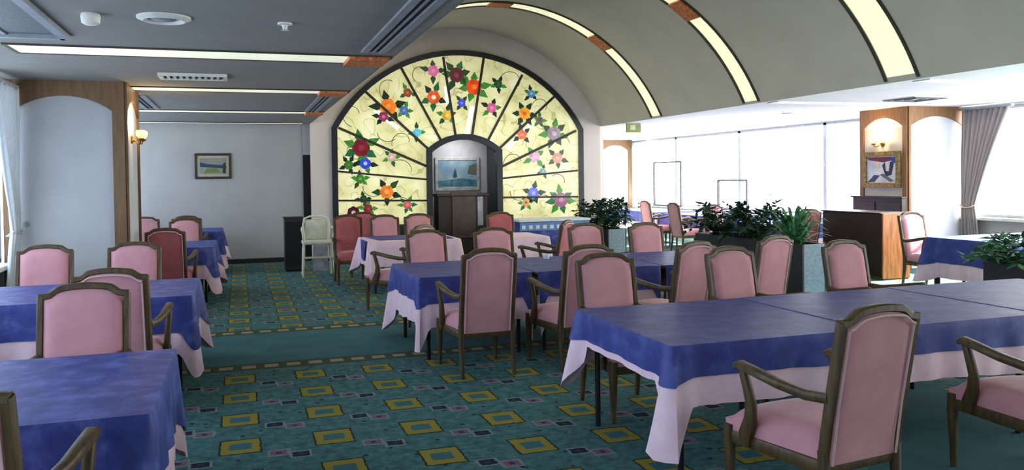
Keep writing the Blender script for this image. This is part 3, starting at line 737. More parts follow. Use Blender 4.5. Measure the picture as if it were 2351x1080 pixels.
    # arms
    for s in (-1, 1):
        b = bm_()
        sweep(b, [(s * 0.222, py(0.66) + 0.01, 0.655), (s * 0.245, -0.20, 0.650), (s * 0.272, -0.06, 0.672), (s * 0.285, 0.08, 0.700), (s * 0.288, 0.165, 0.712), (s * 0.288, 0.195, 0.700)],
              [(0.032, 0.046), (0.038, 0.044), (0.048, 0.042), (0.054, 0.040), (0.052, 0.042), (0.040, 0.032)], 8, flat=True)
        a = obj('armrest', b, M_wood, t, 50)
        b = bm_()
        sweep(b, [(s * 0.286, 0.15, 0.70), (s * 0.284, 0.125, 0.62), (s * 0.278, 0.105, 0.54), (s * 0.270, 0.12, 0.46), (s * 0.262, 0.16, 0.38), (s * 0.258, 0.165, 0.33)],
              [(0.040, 0.040), (0.040, 0.042), (0.040, 0.050), (0.042, 0.064), (0.044, 0.074), (0.04, 0.06)], 8, up=Vector((0, 1, 0)), flat=True)
        obj('arm_support', b, M_wood, a, 50)
    return t
# (top-of-back x, y, facing degrees clockwise from +Y, label, fabric)
CH = [
 (-0.86, 2.74, 7, 'nearest armchair at lower left, cropped, on the camera side of the near left table', 'p'),
 (-0.82, 5.06, 180, 'pink armchair between the two left tables, turned toward the camera at the near table', 'p'),
 (-0.80, 5.88, 3, 'pink armchair with its back turned, at the near edge of the second left table', 'p'),
 (-1.67, 8.38, 180, 'pink armchair at the far side of the second left table, beside the white curtain', 'p'),
 (-0.93, 8.38, 180, 'pink armchair behind the second left table, overlapping the left pillar base', 'p'),
 (-0.85, 10.75, 4, 'deep rose, shade-tinted armchair with its back turned, in front of the third left table', 'r'),
 (-0.78, 13.45, 180, 'pink armchair between the third and last left tables', 'p'),
 (-0.81, 14.40, 0, 'armchair at the alcove wall table, mostly hidden by the chair before it', 'p'),
 (-1.45, 14.42, 0, 'pink armchair peeking out beside the left pillar, at the last left table', 'p'),
 (1.88, 6.235, -1, 'pink armchair in full back view before the left end of the middle row', 'p'),
 (2.72, 6.20, -5, 'pink armchair second along the camera side of the middle row, partly hidden by another', 'p'),
 (3.64, 6.06, -17, 'pale pink armchair angled left, third along the camera side of the middle row', 'p'),
 (4.62, 6.32, -14, 'bright pink armchair on the camera side of the middle row, nearest the slate planter', 'p'),
 (1.93, 8.80, 174, 'pink armchair at the far side of the middle table, near its left end', 'p'),
 (2.70, 8.80, 180, 'pink armchair across the middle row, in front of the small white-clothed table', 'p'),
 (3.93, 9.05, 176, 'pink armchair at the far side of the middle table, beside the leafy planter', 'p'),
 (4.60, 8.80, 178, 'greyish pink armchair at the right end of the far side of the middle table', 'p'),
 (2.10, 9.75, -42, 'pink armchair turned left toward the small rear table, behind the far side chairs', 'p'),
 (4.00, 9.80, -48, 'deep rose, shade-tinted armchair turned left, behind the far side chairs of the middle table', 'r'),
 (4.02, 12.72, 180, 'brownish rose, shade-tinted armchair at the far side of the small white-clothed table, by the niche', 'r'),
 (2.16, 12.85, 180, 'pink armchair at the far side of the small rear left table, under the stained glass', 'p'),
 (2.72, 12.95, 180, 'pale pink armchair right of its twin at the far side of the small rear table', 'p'),
 (1.64, 13.25, 178, 'rose red, shade-tinted armchair left of the small rear table, before the arch frame', 'r'),
 (2.0, 14.1, 182, 'rose red, shade-tinted armchair mostly hidden under the stained glass behind the rear left table', 'r'),
 (2.52, 5.45, 180, 'pink armchair behind the left end of the large right table, facing the camera', 'p'),
 (3.60, 5.50, 173, 'dusky pink armchair behind the middle of the large right table, facing the camera', 'p'),
 (4.78, 5.62, 175, 'pale pink armchair behind the right part of the large right table, facing the camera', 'p'),
 (2.56, 2.80, -7, 'large pink armchair in the right foreground, with its back to the camera', 'p'),
 (3.83, 2.78, 7, 'pink armchair cropped by the right edge of the picture, in the foreground', 'p'),
 (8.60, 16.45, 90, 'pink armchair seen side on at the window tables, left one of the pair', 'p'),
 (8.46, 14.95, 90, 'pink armchair seen side on at the window tables, right one of the pair', 'p'),
 (8.48, 13.5, 172, 'bright pink sunlit armchair at the window side table, beside the dark blue cloth', 'p'),
 (8.56, 10.85, 0, 'dusky rose, shade-tinted armchair near the window left of the dark cabinet', 'r'),
 (9.0, 9.22, 178, 'white-lit pink armchair right of the orange-brown cabinet end', 'p'),
]
protos = {}
for (tx, ty, deg, lab, fb) in CH:
    a = math.radians(deg); fx, fy = math.sin(a), math.cos(a)
    loc = (tx + fx * 0.365, ty + fy * 0.365, 0.0)
    if fb not in protos: protos[fb] = chair_proto(M_pink if fb == 'p' else M_pink_shade, lab, loc, -a)
    else: dup(protos[fb], loc, -a, lab)

# ------------------------------------------------------------------ tables and cloths
ZT = 0.735
def make_cloth(name, x0, x1, y0, y1, z, drop, tip, mats, off=0.0, opens='NSEW', seed=1, gaptip=None, amp=0.02, flare=0.035, tipw=0.085, cflare=0.13, side_drop=None):
    """table linen: flat top with a hanging, folded skirt; tip = hanging length of the corners"""
    rnd = random.Random(seed); ph = [rnd.random() * 6.28 for _ in range(4)]
    cx, cy = (x0 + x1) / 2, (y0 + y1) / 2
    r = 0.015
    P = []   # (x, y, nx, ny, side, d_to_left_corner, d_to_right_corner, s)
    sides = [('S', (x0, y0), (x1, y0), (0, -1)), ('E', (x1, y0), (x1, y1), (1, 0)), ('N', (x1, y1), (x0, y1), (0, 1)), ('W', (x0, y1), (x0, y0), (-1, 0))]
    s0 = 0.0
    nxt = {'S': 'E', 'E': 'N', 'N': 'W', 'W': 'S'}; prv = {v: k for k, v in nxt.items()}
    for sd, a, c, n in sides:
        L = math.hypot(c[0] - a[0], c[1] - a[1]); N = max(8, int(L / 0.028))
        for i in range(N + 1):
            q = r + (L - 2 * r) * i / N; t = q / L
            P.append((a[0] + (c[0] - a[0]) * t, a[1] + (c[1] - a[1]) * t, n[0], n[1], sd, q, L - q, s0 + q))
        n2 = {'S': (1, 0), 'E': (0, 1), 'N': (-1, 0), 'W': (0, -1)}[sd]
        for k in range(1, 4):      # rounded corner
            th = PI / 2 * k / 4; nn = (n[0] * math.cos(th) + n2[0] * math.sin(th), n[1] * math.cos(th) + n2[1] * math.sin(th))
            ccx = c[0] - r * (n[0] + n2[0]); ccy = c[1] - r * (n[1] + n2[1])
            P.append((ccx + nn[0] * r, ccy + nn[1] * r, nn[0], nn[1], sd + nxt[sd], 0.0, 0.0, s0 + L))
        s0 += L
    rows = 12
    tipj = {c: rnd.uniform(0.9, 1.1) for c in ('SE', 'EN', 'NW', 'WS')}
    b = bm_(); G = []
    for (x, y, nx, ny, sd, dl, dr, s) in P:
        if len(sd) == 1:
            isopen = sd in opens
            cl = prv[sd] + sd; cr = sd + nxt[sd]
        else: isopen = sd[0] in opens and sd[1] in opens
        dd = (side_drop or {}).get(sd[0], drop); D = dd * (1 + 0.06 * math.sin(s * 5 + ph[0])); cw = 0.0
        if len(sd) == 1:
            for d, c in ((dl, cl), (dr, cr)):
                both = c[0] in opens and c[1] in opens
                tp = tip * tipj[c] if both else (gaptip if gaptip else drop)
                k = max(0.0, 1 - d / (tipw * (2.1 if sd in 'WE' else 1.0)))
                D = max(D, dd + (tp - dd) * k ** 0.85)
                if both: cw = max(cw, math.exp(-(d / 0.11) ** 2))
        else: D = tip * tipj[sd]; cw = 1.0
        if not isopen: D = 0.004
        col = []
        for j in range(rows + 1):
            t = j / rows; h = D * t
            if off: pass
            wave = amp * (h / 0.3) * (0.6 * math.sin(s * 2 * PI / 0.23 + ph[1]) + 0.5 * math.sin(s * 2 * PI / 0.41 + ph[2])) * (0.45 + 0.8 * cw)
            dm = max(0.0, min(dl, dr)) if len(sd) == 1 else 0
            pinch = -0.14 * h * math.exp(-((dm - 0.16) / 0.06) ** 2) if (len(sd) == 1 and cw > 0.02) else 0
            o = off + flare * h + wave + cflare * h * cw + pinch + 0.006 * (1 - math.exp(-h / 0.01))
            o = max(o, off + 0.004 * min(1, h / 0.01))
            zz = z - h + (0.012 * math.exp(-h / 0.012) - 0.012 if isopen else 0)
            col.append(b.verts.new((x + nx * o - cx, y + ny * o - cy, zz)))
        G.append(col)
    M = len(G)
    tf = b.faces.new([g[0] for g in G])
    for i in range(M):
        for j in range(rows): b.faces.new((G[i][j], G[i][j + 1], G[(i + 1) % M][j + 1], G[(i + 1) % M][j]))
    b.faces.index_update()
    o = obj(name, b, mats, None, 60, (cx, cy, 0))
    for p in o.data.polygons:
        if len(p.vertices) > 4: p.use_smooth = False
    return o
def table(x0, x1, y0, y1, lab, cat='table', legs=True, ins=0.10, group='dining tables under cloths'):
    cx, cy = (x0 + x1) / 2, (y0 + y1) / 2
    t = thing('dining_table', lab, cat, (cx, cy, 0), 0, group)
    b = bm_(); box(b, (x0 - cx + 0.006, y0 - cy + 0.006, ZT - 0.035), (x1 - cx - 0.006, y1 - cy - 0.006, ZT - 0.004), 0.005); obj('tabletop', b, M_tabletop, t)
    b = bm_()
    lx, ly = x1 - cx - ins, y1 - cy - ins
    for s in (-1, 1):
        box(b, (-lx, s * ly - 0.012, ZT - 0.075), (lx, s * ly + 0.012, ZT - 0.035)); box(b, (s * lx - 0.012, -ly, ZT - 0.075), (s * lx + 0.012, ly, ZT - 0.035))
    obj('apron', b, M_iron, t)
    for sx in (-1, 1):
        for sy in (-1, 1):
            b = bm_(); sweep(b, [(sx * lx, sy * ly, ZT - 0.036), (sx * lx, sy * ly, 0.0)], (0.034, 0.034), 10, up=Vector((0, 1, 0))); obj('leg', b, M_iron, t, 50)
    return t
def dressed(x0, x1, y0, y1, key, pdrop, ptip, bdrop, btip, opens='NSEW', gaptip=None, bgap=None, bm=None, seed=1, dz=0.0, bx=(0, 0), pamp=0.032, psd=None):
    """table with its pink under-cloth and blue over-cloth"""
    table(x0, x1, y0, y1, 'cloth-covered dark-legged table ' + key)
    o = make_cloth('pink_undercloth', x0, x1, y0, y1, ZT, pdrop, ptip, M_pcloth, 0.0, opens, seed, gaptip, amp=pamp, side_drop=psd)
    tag(o, 'long pink undercloth of the table ' + key, 'tablecloth', 'pink undercloths')
    o = make_cloth('blue_overcloth', x0 + bx[0], x1 + bx[1], y0, y1, ZT + 0.006 + dz, bdrop, btip, bm or M_blue2, 0.010, opens, seed, bgap, amp=pamp)
    tag(o, 'blue overcloth of the table ' + key, 'tablecloth', 'blue overcloths')
# large right table: three joined
dressed(2.06, 3.33, 3.66, 4.90, 'at the left end of the large right row', 0.30, 0.53, 0.155, 0.19, 'NSW', seed=11, psd={'W': 0.19})
dressed(3.335, 4.59, 3.66, 4.90, 'in the middle of the large right row', 0.30, 0.4, 0.155, 0.18, 'NS', seed=12, dz=0.003, bx=(-0.04, 0))
dressed(4.595, 5.85, 3.66, 4.90, 'at the right end of the large right row', 0.30, 0.5, 0.155, 0.19, 'NSE', seed=13, dz=0.006, bx=(-0.03, 0))
# middle table: three joined
dressed(1.47, 2.51, 7.0, 8.28, 'at the left end of the middle row', 0.40, 0.62, 0.21, 0.26, 'NSW', gaptip=0.64, bgap=0.44, seed=21)
dressed(2.56, 3.82, 7.0, 8.28, 'in the centre of the middle row', 0.40, 0.6, 0.21, 0.24, 'NS', gaptip=0.6, bgap=0.42, seed=22)
dressed(3.87, 4.95, 7.0, 8.28, 'at the right end of the middle row', 0.40, 0.6, 0.21, 0.24, 'NSE', gaptip=0.5, bgap=0.36, seed=23)
# left row
dressed(-2.05, -0.33, 3.31, 4.54, 'nearest the camera on the left', 0.42, 0.60, 0.30, 0.46, bm=M_blue, seed=31)
dressed(-2.12, -0.35, 6.64, 7.82, 'second from the camera on the left', 0.40, 0.60, 0.25, 0.40, bm=M_blue, seed=32)
dressed(-1.75, -0.33, 11.45, 12.75, 'third from the camera on the left', 0.40, 0.58, 0.22, 0.38, bm=M_blue, seed=33)
dressed(-1.75, -0.30, 14.95, 16.15, 'at left against the alcove wall', 0.40, 0.58, 0.24, 0.36, bm=M_blue, seed=34)
# small rear tables
table(1.69, 3.0, 11.35, 12.4, 'small dark-legged table before the stained glass, left of the niche')
tag(make_cloth('pink_undercloth', 1.69, 3.0, 11.35, 12.4, ZT, 0.34, 0.50, M_pcloth, 0, seed=41, amp=0.03), 'pink cloth with pointed corners on the small rear left table', 'tablecloth', 'pink undercloths')
b = bm_()
prism(b, [(1.78, 12.41), (1.86, 11.55), (2.5, 11.55), (2.92, 11.42), (2.95, 12.41)], ZT + 0.004, ZT + 0.009, 'Z')
prism(b, [(11.42, ZT + 0.007), (11.9, ZT + 0.007), (11.85, 0.47), (11.62, 0.45)], 1.655, 1.66, 'X')
tag(obj('blue_overcloth', b, M_blue2), 'small blue cloth laid askew on the small rear left table', 'tablecloth', 'blue overcloths')
table(3.45, 4.3, 11.2, 12.2, 'small dark-legged table right of the lectern, under white-pink cloth')
tag(make_cloth('pink_undercloth', 3.45, 4.3, 11.2, 12.2, ZT, 0.34, 0.46, M_pcloth, 0, seed=42, amp=0.03), 'white-pink cloth on the small table right of the lectern, partly behind a chair', 'tablecloth', 'pink undercloths')
# buffet counter with blue skirt and lace
t = thing('buffet_counter', 'white-topped counter with blue skirt and row of white lace squares below the stained glass', 'counter', (5.66, 14.75, 0))
b = bm_(); box(b, (-0.72, -0.33, 0.765), (0.72, 0.33, 0.81), 0.006); obj('white_top', b, M_lace, t)
b = bm_(); box(b, (-0.7, -0.3, 0.0), (0.7, 0.3, 0.765)); obj('blue_skirt', b, M_blue, t)
b = bm_(); box(b, (-0.702, -0.306, 0.60), (0.702, -0.30, 0.755)); obj('lace_band', b, mat('pale_blue_band', rgb(110, 150, 205), None, 0.7), t)
for i in range(10):
    b = bm_(); x = -0.63 + 0.14 * i; box(b, (x - 0.036, -0.311, 0.63), (x + 0.036, -0.306, 0.70)); obj('lace_square', b, M_lace, t)
# window side tables
dressed(9.20, 10.5, 17.2, 19.7, 'farthest along the right windows', 0.38, 0.5, 0.24, 0.3, seed=51)
dressed(9.20, 10.5, 14.2, 16.7, 'behind the side-on chairs at the windows', 0.38, 0.5, 0.24, 0.3, seed=52)
dressed(8.36, 9.7, 11.75, 13.0, 'behind the middle planter near the windows', 0.38, 0.5, 0.24, 0.3, seed=53)
dressed(8.66, 10.3, 7.47, 8.60, 'in front of the grey curtain', 0.50, 0.58, 0.31, 0.36, seed=54)

# ------------------------------------------------------------------ furniture
# cabinet near the right pillar
t = thing('dark_cabinet', 'dark brown waist-high cabinet with orange-brown end panel before the lamp pillar', 'cabinet', (9.35, 10.45, 0))
b = bm_(); box(b, (-0.30, -0.62, 0.05), (0.20, 0.68, 0.985), 0.008); obj('body', b, M_walnut, t)
b = bm_(); box(b, (-0.30, -0.645, 0.02), (0.205, -0.62, 0.99), 0.006); obj('end_panel', b, M_teak, t)
b = bm_(); box(b, (-0.32, -0.62, 0.985), (0.215, 0.70, 1.005), 0.004); obj('top', b, M_walnut, t)
b = bm_(); box(b, (-0.28, -0.63, 0.0), (0.19, 0.67, 0.05)); obj('plinth', b, M_oak, t)
t = thing('pillar_side_panel', 'dark brown panel on the lamp pillar below the picture, shaped as a cabinet', 'cabinet', (10.36, 11.42, 0))  # dark panel on the pillar side, shaped as a shallow cabinet
b = bm_(); box(b, (0.05, -0.56, 0.0), (0.15, 0.58, 1.17), 0.006); obj('body', b, M_walnut, t)
b = bm_(); box(b, (0.03, -0.58, 1.17), (0.15, 0.62, 1.20), 0.004); obj('top', b, M_walnut, t)
for s in (-1, 1):
    b = bm_(); box(b, (0.038, s * 0.29 - 0.25, 0.1), (0.05, s * 0.29 + 0.25, 1.1), 0.004); d = obj('door', b, M_walnut, t)
    b = bm_(); box(b, (0.018, s * 0.06 - 0.012, 0.65), (0.038, s * 0.06 + 0.012, 0.75), 0.003); obj('handle', b, M_brass, d)
# black speaker-like cabinet
t = thing('black_pedestal', 'tall black box cabinet by the alcove wall, left of the cream high chair', 'cabinet', (0.90, 14.98, 0))
b = bm_(); box(b, (-0.15, -0.16, 0.03), (0.16, 0.18, 0.93), 0.008); obj('body', b, M_black, t)
b = bm_(); box(b, (-0.165, -0.17, 0.93), (0.17, 0.19, 0.955), 0.004); obj('top', b, M_black, t)
b = bm_(); box(b, (-0.14, -0.166, 0.1), (0.145, -0.16, 0.88)); obj('front_panel', b, M_dark, t)
b = bm_(); box(b, (-0.13, -0.14, 0), (0.14, 0.16, 0.03)); obj('plinth', b, M_dark, t)
# high chair
t = thing('high_chair', 'cream painted child high chair in front of the pier left of the stained glass', 'high chair', (1.24, 14.08, 0))
for sx in (-1, 1):
    for sy in (-1, 1):
        b = bm_()
        if sy > 0: pts = [(sx * 0.24, 0.20, 0.0), (sx * 0.22, 0.17, 0.45), (sx * 0.20, 0.15, 0.56)]
        else: pts = [(sx * 0.26, -0.22, 0.0), (sx * 0.24, -0.19, 0.3), (sx * 0.235, -0.18, 0.56)]
        sweep(b, pts, [(0.032, 0.032), (0.042, 0.042), (0.046, 0.046)], 8, up=Vector((0, 1, 0))); obj('leg', b, M_cream, t, 50)
b = bm_(); box(b, (-0.25, -0.2, 0.53), (0.25, 0.2, 0.59), 0.02); obj('seat', b, M_cream, t, 50)
b = bm_(); sweep(b, [(-0.20, 0.17, 0.58), (-0.215, 0.2, 0.85), (-0.19, 0.215, 0.95), (-0.1, 0.22, 0.985), (0.1, 0.22, 0.985), (0.19, 0.215, 0.95), (0.215, 0.2, 0.85), (0.20, 0.17, 0.58)], (0.036, 0.034), 8, up=Vector((0, 1, 0))); obj('back_frame', b, M_cream, t, 50)
b = bm_(); box(b, (-0.185, 0.155, 0.60), (0.185, 0.20, 0.945), 0.02, Matrix.Rotation(-0.06, 4, 'X')); obj('back_pad', b, M_creampad, t, 50)
for s in (-1, 1):
    b = bm_(); sweep(b, [(s * 0.215, 0.19, 0.82), (s * 0.25, 0.05, 0.80), (s * 0.265, -0.12, 0.78), (s * 0.25, -0.17, 0.72), (s * 0.24, -0.17, 0.58)], (0.032, 0.03), 8, up=Vector((1, 0, 0))); obj('armrest', b, M_cream, t, 50)
b = bm_(); box(b, (-0.245, -0.215, 0.30), (0.245, -0.185, 0.335), 0.006); obj('stretcher', b, M_cream, t)
b = bm_(); box(b, (-0.09, -0.21, 0.09), (0.15, -0.19, 0.53), 0.006); obj('hanging_panel', b, M_silver, t)
# lectern in the niche
t = thing('lectern', 'dark brown lectern standing in the arched niche below the seascape', 'lectern', (4.45, 16.80, 0))
b = bm_(); box(b, (-0.53, -0.18, 0.0), (0.53, 0.22, 1.22), 0.01); obj('body', b, M_walnut, t)
b = bm_(); box(b, (-0.56, -0.22, 1.22), (0.56, 0.25, 1.28), 0.008); obj('top', b, M_walnut, t)
b = bm_(); box(b, (-0.24, -0.205, 0.35), (0.26, -0.18, 1.22), 0.006); box(b, (-0.27, -0.225, 1.24), (0.29, -0.18, 1.33), 0.006); obj('front_panel', b, M_walnut2, t)
b = bm_(); box(b, (0.31, -0.20, 0.60), (0.43, -0.18, 1.21), 0.004); obj('pale_side_strip', b, M_silver, t)
# painting in niche
def painting(name, label, w, h, M, frame_m, fw, depth, patches, base_m, mat_m=None):
    t = thing(name, label, 'painting'); t.matrix_world = M
    b = bm_()
    for s in (-1, 1): box(b, (s * (w / 2 - fw / 2) - fw / 2, -depth, -h / 2), (s * (w / 2 - fw / 2) + fw / 2, 0, h / 2), 0.006); box(b, (-w / 2 + fw, -depth, s * (h / 2 - fw / 2) - fw / 2), (w / 2 - fw, 0, s * (h / 2 - fw / 2) + fw / 2), 0.006)
    obj('frame', b, frame_m, t)
    iw, ih = w - 2 * fw, h - 2 * fw
    mt = 0
    if mat_m:
        mt = min(iw, ih) * 0.12
        b = bm_(); box(b, (-iw / 2, -depth * 0.5, -ih / 2), (iw / 2, -0.001, ih / 2)); obj('mount', b, mat_m, t)
    b = bm_(); cw, chh = iw / 2 - mt, ih / 2 - mt
    yy = -depth * 0.5 - 0.003
    box(b, (-cw, yy, -chh), (cw, -depth * 0.3, chh))
    mats = [base_m]
    for k, (poly, m) in enumerate(patches):
        prism(b, [(x * cw, z * chh) for x, z in poly], yy - 0.001 - 0.0006 * k, yy + 0.001, mi=len(mats)); mats.append(m)
    obj('canvas', b, mats, t)
    return t
painting('framed_seascape', 'blue-green seascape in a silver frame on the rear wall of the niche', 1.0, 0.72, xf((4.55, 17.45, 1.69)), M_silver, 0.06, 0.04,
         [([(-0.25, -0.2), (-0.15, -0.3), (0.0, -0.2), (-0.12, 0.5)], mat('sail_dark', rgb(30, 70, 84), None, 0.6)), ([(-1, -0.9), (1, -0.9), (1, -0.45), (0.2, -0.3), (-1, -0.5)], mat('sea_teal', rgb(70, 130, 150), rgb(40, 90, 110), 0.5, 9)), ([(0.5, 0.0), (1, -0.1), (1, 0.8), (0.6, 0.6)], mat('cliff_olive', rgb(84, 96, 88), None, 0.6))],
         art_mat('seascape_sky', [rgb(70, 110, 150), rgb(120, 150, 170), rgb(170, 180, 170)], 3))
painting('framed_landscape', 'small landscape picture in a dark olive frame on the alcove wall', 0.66, 0.49, xf((-0.45, YF, 1.89)), M_darkframe, 0.045, 0.035,
         [([(-1, -0.1), (1, -0.3), (1, 0.1), (-0.4, 0.25), (-1, 0.5)], mat('hills_blue', rgb(40, 62, 90), None, 0.6)), ([(-0.7, -0.9), (0.6, -0.8), (0.2, -0.2), (-0.5, -0.3)], mat('field_green', rgb(112, 124, 60), None, 0.6)), ([(0.72, -0.9), (0.95, -0.9), (0.95, 0.5), (0.75, 0.3)], mat('tree_dark', rgb(44, 44, 40), None, 0.6))],
         art_mat('landscape_sky', [rgb(120, 124, 110), rgb(150, 150, 136)], 2), mat('linen_mount', rgb(176, 172, 150), None, 0.8))
Mx = Matrix.Translation((10.52, 11.40, 1.655)) @ Matrix.Rotation(-PI / 2, 4, 'Z')
painting('framed_abstract', 'gilt framed white and blue painting on the pillar under the wall lamp', 0.84, 0.62, Mx, M_gilt, 0.085, 0.05,
         [([(-1, 0.95), (1, 0.95), (0.9, 0.7), (0.1, 0.55), (-0.9, 0.75)], mat('paint_maroon', rgb(116, 30, 60), None, 0.6)), ([(0.05, 0.3), (0.25, 0.6), (0.3, -0.1), (0.5, -0.15), (0.6, 0.6), (0.85, 0.5), (0.7, -0.4), (0.3, -0.55)], mat('paint_black_blue', rgb(30, 34, 60), None, 0.6)),
          ([(0.62, 0.95), (1, 0.95), (0.95, 0.45), (0.7, 0.55)], mat('paint_blue', rgb(40, 70, 160), None, 0.6)), ([(-0.95, -0.95), (-0.5, -0.95), (-0.1, -0.45), (-0.5, -0.4)], mat('paint_slate', rgb(58, 64, 96), None, 0.6)), ([(-0.1, -0.4), (0.6, -0.95), (0.85, -0.85), (0.1, -0.3)], mat('paint_olive', rgb(96, 104, 90), None, 0.6)), ([(-0.35, 0.5), (-0.1, 0.5), (-0.15, 0.1), (-0.3, 0.15)], mat('paint_cream', rgb(226, 206, 150), None, 0.6))],
         art_mat('pale_paint', [rgb(150, 160, 176), rgb(206, 206, 210), rgb(224, 222, 220)], 4))
# sconces
def sconce(label, M, two):
    t = thing('wall_lamp', label, 'wall lamp'); t.matrix_world = M     # local: wall at y=0, room toward -y
    b = bm_(); lathe(b, [(0.05, 0), (0.05, 0.012), (0.02, 0.03)], 20, M=Matrix.Rotation(PI / 2, 4, 'X')); obj('wall_plate', b, M_brass, t, 40)
    for s in ((-1, 1) if two else (0,)):
        b = bm_(); sweep(b, [(0, -0.02, 0), (s * 0.05, -0.07, -0.05), (s * 0.09, -0.10, -0.05), (s * 0.10, -0.11, -0.01)], (0.016, 0.016), 8, up=Vector((0, 0, 1))); a = obj('arm', b, M_brass, t, 60)
        b = bm_(); lathe(b, [(0.015, -0.02), (0.045, 0.0), (0.03, 0.012)], 18, (s * 0.10, -0.11, 0.0)); obj('cup', b, M_brass, a, 50)
        b = bm_(); lathe(b, [(0.028, 0.012), (0.05, 0.04), (0.056, 0.08), (0.044, 0.10)] if two else [(0.04, 0.012), (0.09, 0.06), (0.10, 0.12), (0.06, 0.16)], 20, (s * 0.10, -0.11, 0.0)); obj('lamp_shade', b, M_bulb, a, 60)
    L = bpy.data.lights.new('lamp_glow', 'POINT'); L.color = (1, 0.72, 0.38); L.energy = 13; L.shadow_soft_size = 0.05
    o = bpy.data.objects.new('lamp_glow', L); COL.objects.link(o); o.parent = t; o.location = (0, -0.14, 0.19)
    return t
sconce('brass two-shade wall lamp glowing on the side of the left pillar', Matrix.Translation((-1.165, 10.45, 2.10)) @ Matrix.Rotation(PI / 2, 4, 'Z'), True)
sconce('glowing wall lamp on the right pillar above the gilt framed painting', Matrix.Translation((10.545, 11.42, 2.10)) @ Matrix.Rotation(-PI / 2, 4, 'Z'), True)
# wall switch on left pillar
b = bm_(); lathe(b, [(0.03, 0), (0.03, 0.01), (0.012, 0.014)], 18, M=Matrix.Rotation(PI / 2, 4, 'X'))
tag(obj('wall_thermostat', b, M_metal, None, 40, (-2.146, 9.9, 1.168)), 'small round grey fitting on the white left pillar panel', 'wall fitting')

# curtains
def curtain(name, label, M, wid, mtop, ztop, tie_z, tie_w, side, zb, bw, mt):
    """local x along the window, hangs in z; side -1: gathered to x=0"""
    t = thing(name, label, 'curtain'); t.matrix_world = M
    b = bm_(); nz, nx = 40, 60; G = []
    for j in range(nz + 1):
        z = ztop + (zb - ztop) * j / nz
        if z > tie_z: k = (z - tie_z) / (ztop - tie_z); w = tie_w + (wid - tie_w) * k ** 1.1; off = (wid - w) * 0 if side < 0 else 0
        else: k = (tie_z - z) / (tie_z - zb); w = tie_w + (bw - tie_w) * min(1, k * 1.6) ** 0.7
        sag = 0.25 * (1 - abs(z - tie_z) / (ztop - tie_z)) if z > tie_z else 0
        row = []
        for i in range(nx + 1):
            u = i / nx
            row.append(b.verts.new((u * w, 0.035 * math.sin(u * 2 * PI * 9) * (0.5 + 0.5 * w / wid) + 0.01 * math.sin(u * 31 + z * 3), z)))
        G.append(row)
    for j in range(nz):
        for i in range(nx): b.faces.new((G[j][i], G[j][i + 1], G[j + 1][i + 1], G[j + 1][i]))
    c = obj('drape', b, mtop, t, 180)
    md = c.modifiers.new('cloth', 'SOLIDIFY'); md.thickness = 0.006
    b = bm_(); sweep(b, [(-0.03, -0.02, tie_z + 0.04), (tie_w * 0.3, -0.06, tie_z - 0.02), (tie_w * 0.8, -0.06, tie_z - 0.02), (tie_w + 0.02, 0.0, tie_z + 0.03), (tie_w * 0.5, 0.05, tie_z), (-0.03, 0.03, tie_z + 0.04)], (0.05, 0.014), 8); obj('tie_back', b, mt, t, 60)
    b = bm_(); box(b, (-0.03, -0.03, ztop - 0.01), (wid + 0.05, 0.03, ztop + 0.03)); obj('rail', b, M_winframe, t)
    return t
# right grey curtain: x axis runs toward the camera (-Y), gathered at the pillar side
curtain('window_curtain', 'grey pleated curtain tied back beside the right pillar', Matrix.Translation((11.62, 10.80, 0)) @ Matrix.Rotation(-PI / 2, 4, 'Z'), 0.92, M_curtG, 2.64, 1.02, 0.26, -1, 0.12, 0.34, M_goldtie)
curtain('window_curtain', 'white curtain at the extreme left edge beside the left pillar, tied back', Matrix.Translation((-2.20, 9.84, 0)) @ Matrix.Rotation(-PI / 2, 4, 'Z'), 0.8, M_curtW, 2.60, 1.08, 0.22, -1, 0.03, 0.5, M_curtW)
curtain('window_curtain', 'white curtain beside the wood-headed panel at the far end of the aisle', Matrix.Translation((11.55, YE - 0.05, 0)) @ Matrix.Rotation(-PI / 2, 4, 'Z'), 1.0, M_curtW, 2.64, 1.0, 0.25, -1, 0.05, 0.4, M_curtW)
# opened sashes in the far windows
def sash(y0, y1, z0, z1, label):
    t = thing('open_window_sash', label, 'window sash', (XR - 0.14, (y0 + y1) / 2, 0), group='opened grey sashes at the far windows')
    h = (y1 - y0) / 2
    b = bm_()
    for s in (-1, 1): box(b, (-0.03, s * h - 0.03, z0), (0.02, s * h + 0.03, z1))
    for z in (z0, z1): box(b, (-0.03, -h, z - 0.02), (0.02, h, z + 0.02))
    obj('frame', b, M_winframed, t)
    b = bm_(); box(b, (-0.008, -h + 0.03, z0 + 0.02), (-0.003, h - 0.03, z1 - 0.02)); obj('pane', b, M_glass, t)
    b = bm_(); box(b, (0.02, h + 0.25, z0), (0.035, h + 0.28, z1)); box(b, (0.02, h, z1 - 0.02), (0.035, h + 0.28, z1)); obj('side_stay', b, M_winframe, t)
sash(20.05, 21.6, 0.74, 1.98, 'taller thin grey open sash frame in the far windows, left one')
sash(16.95, 18.2, 0.74, 1.46, 'shorter thin grey open sash frame in the far windows, right one')

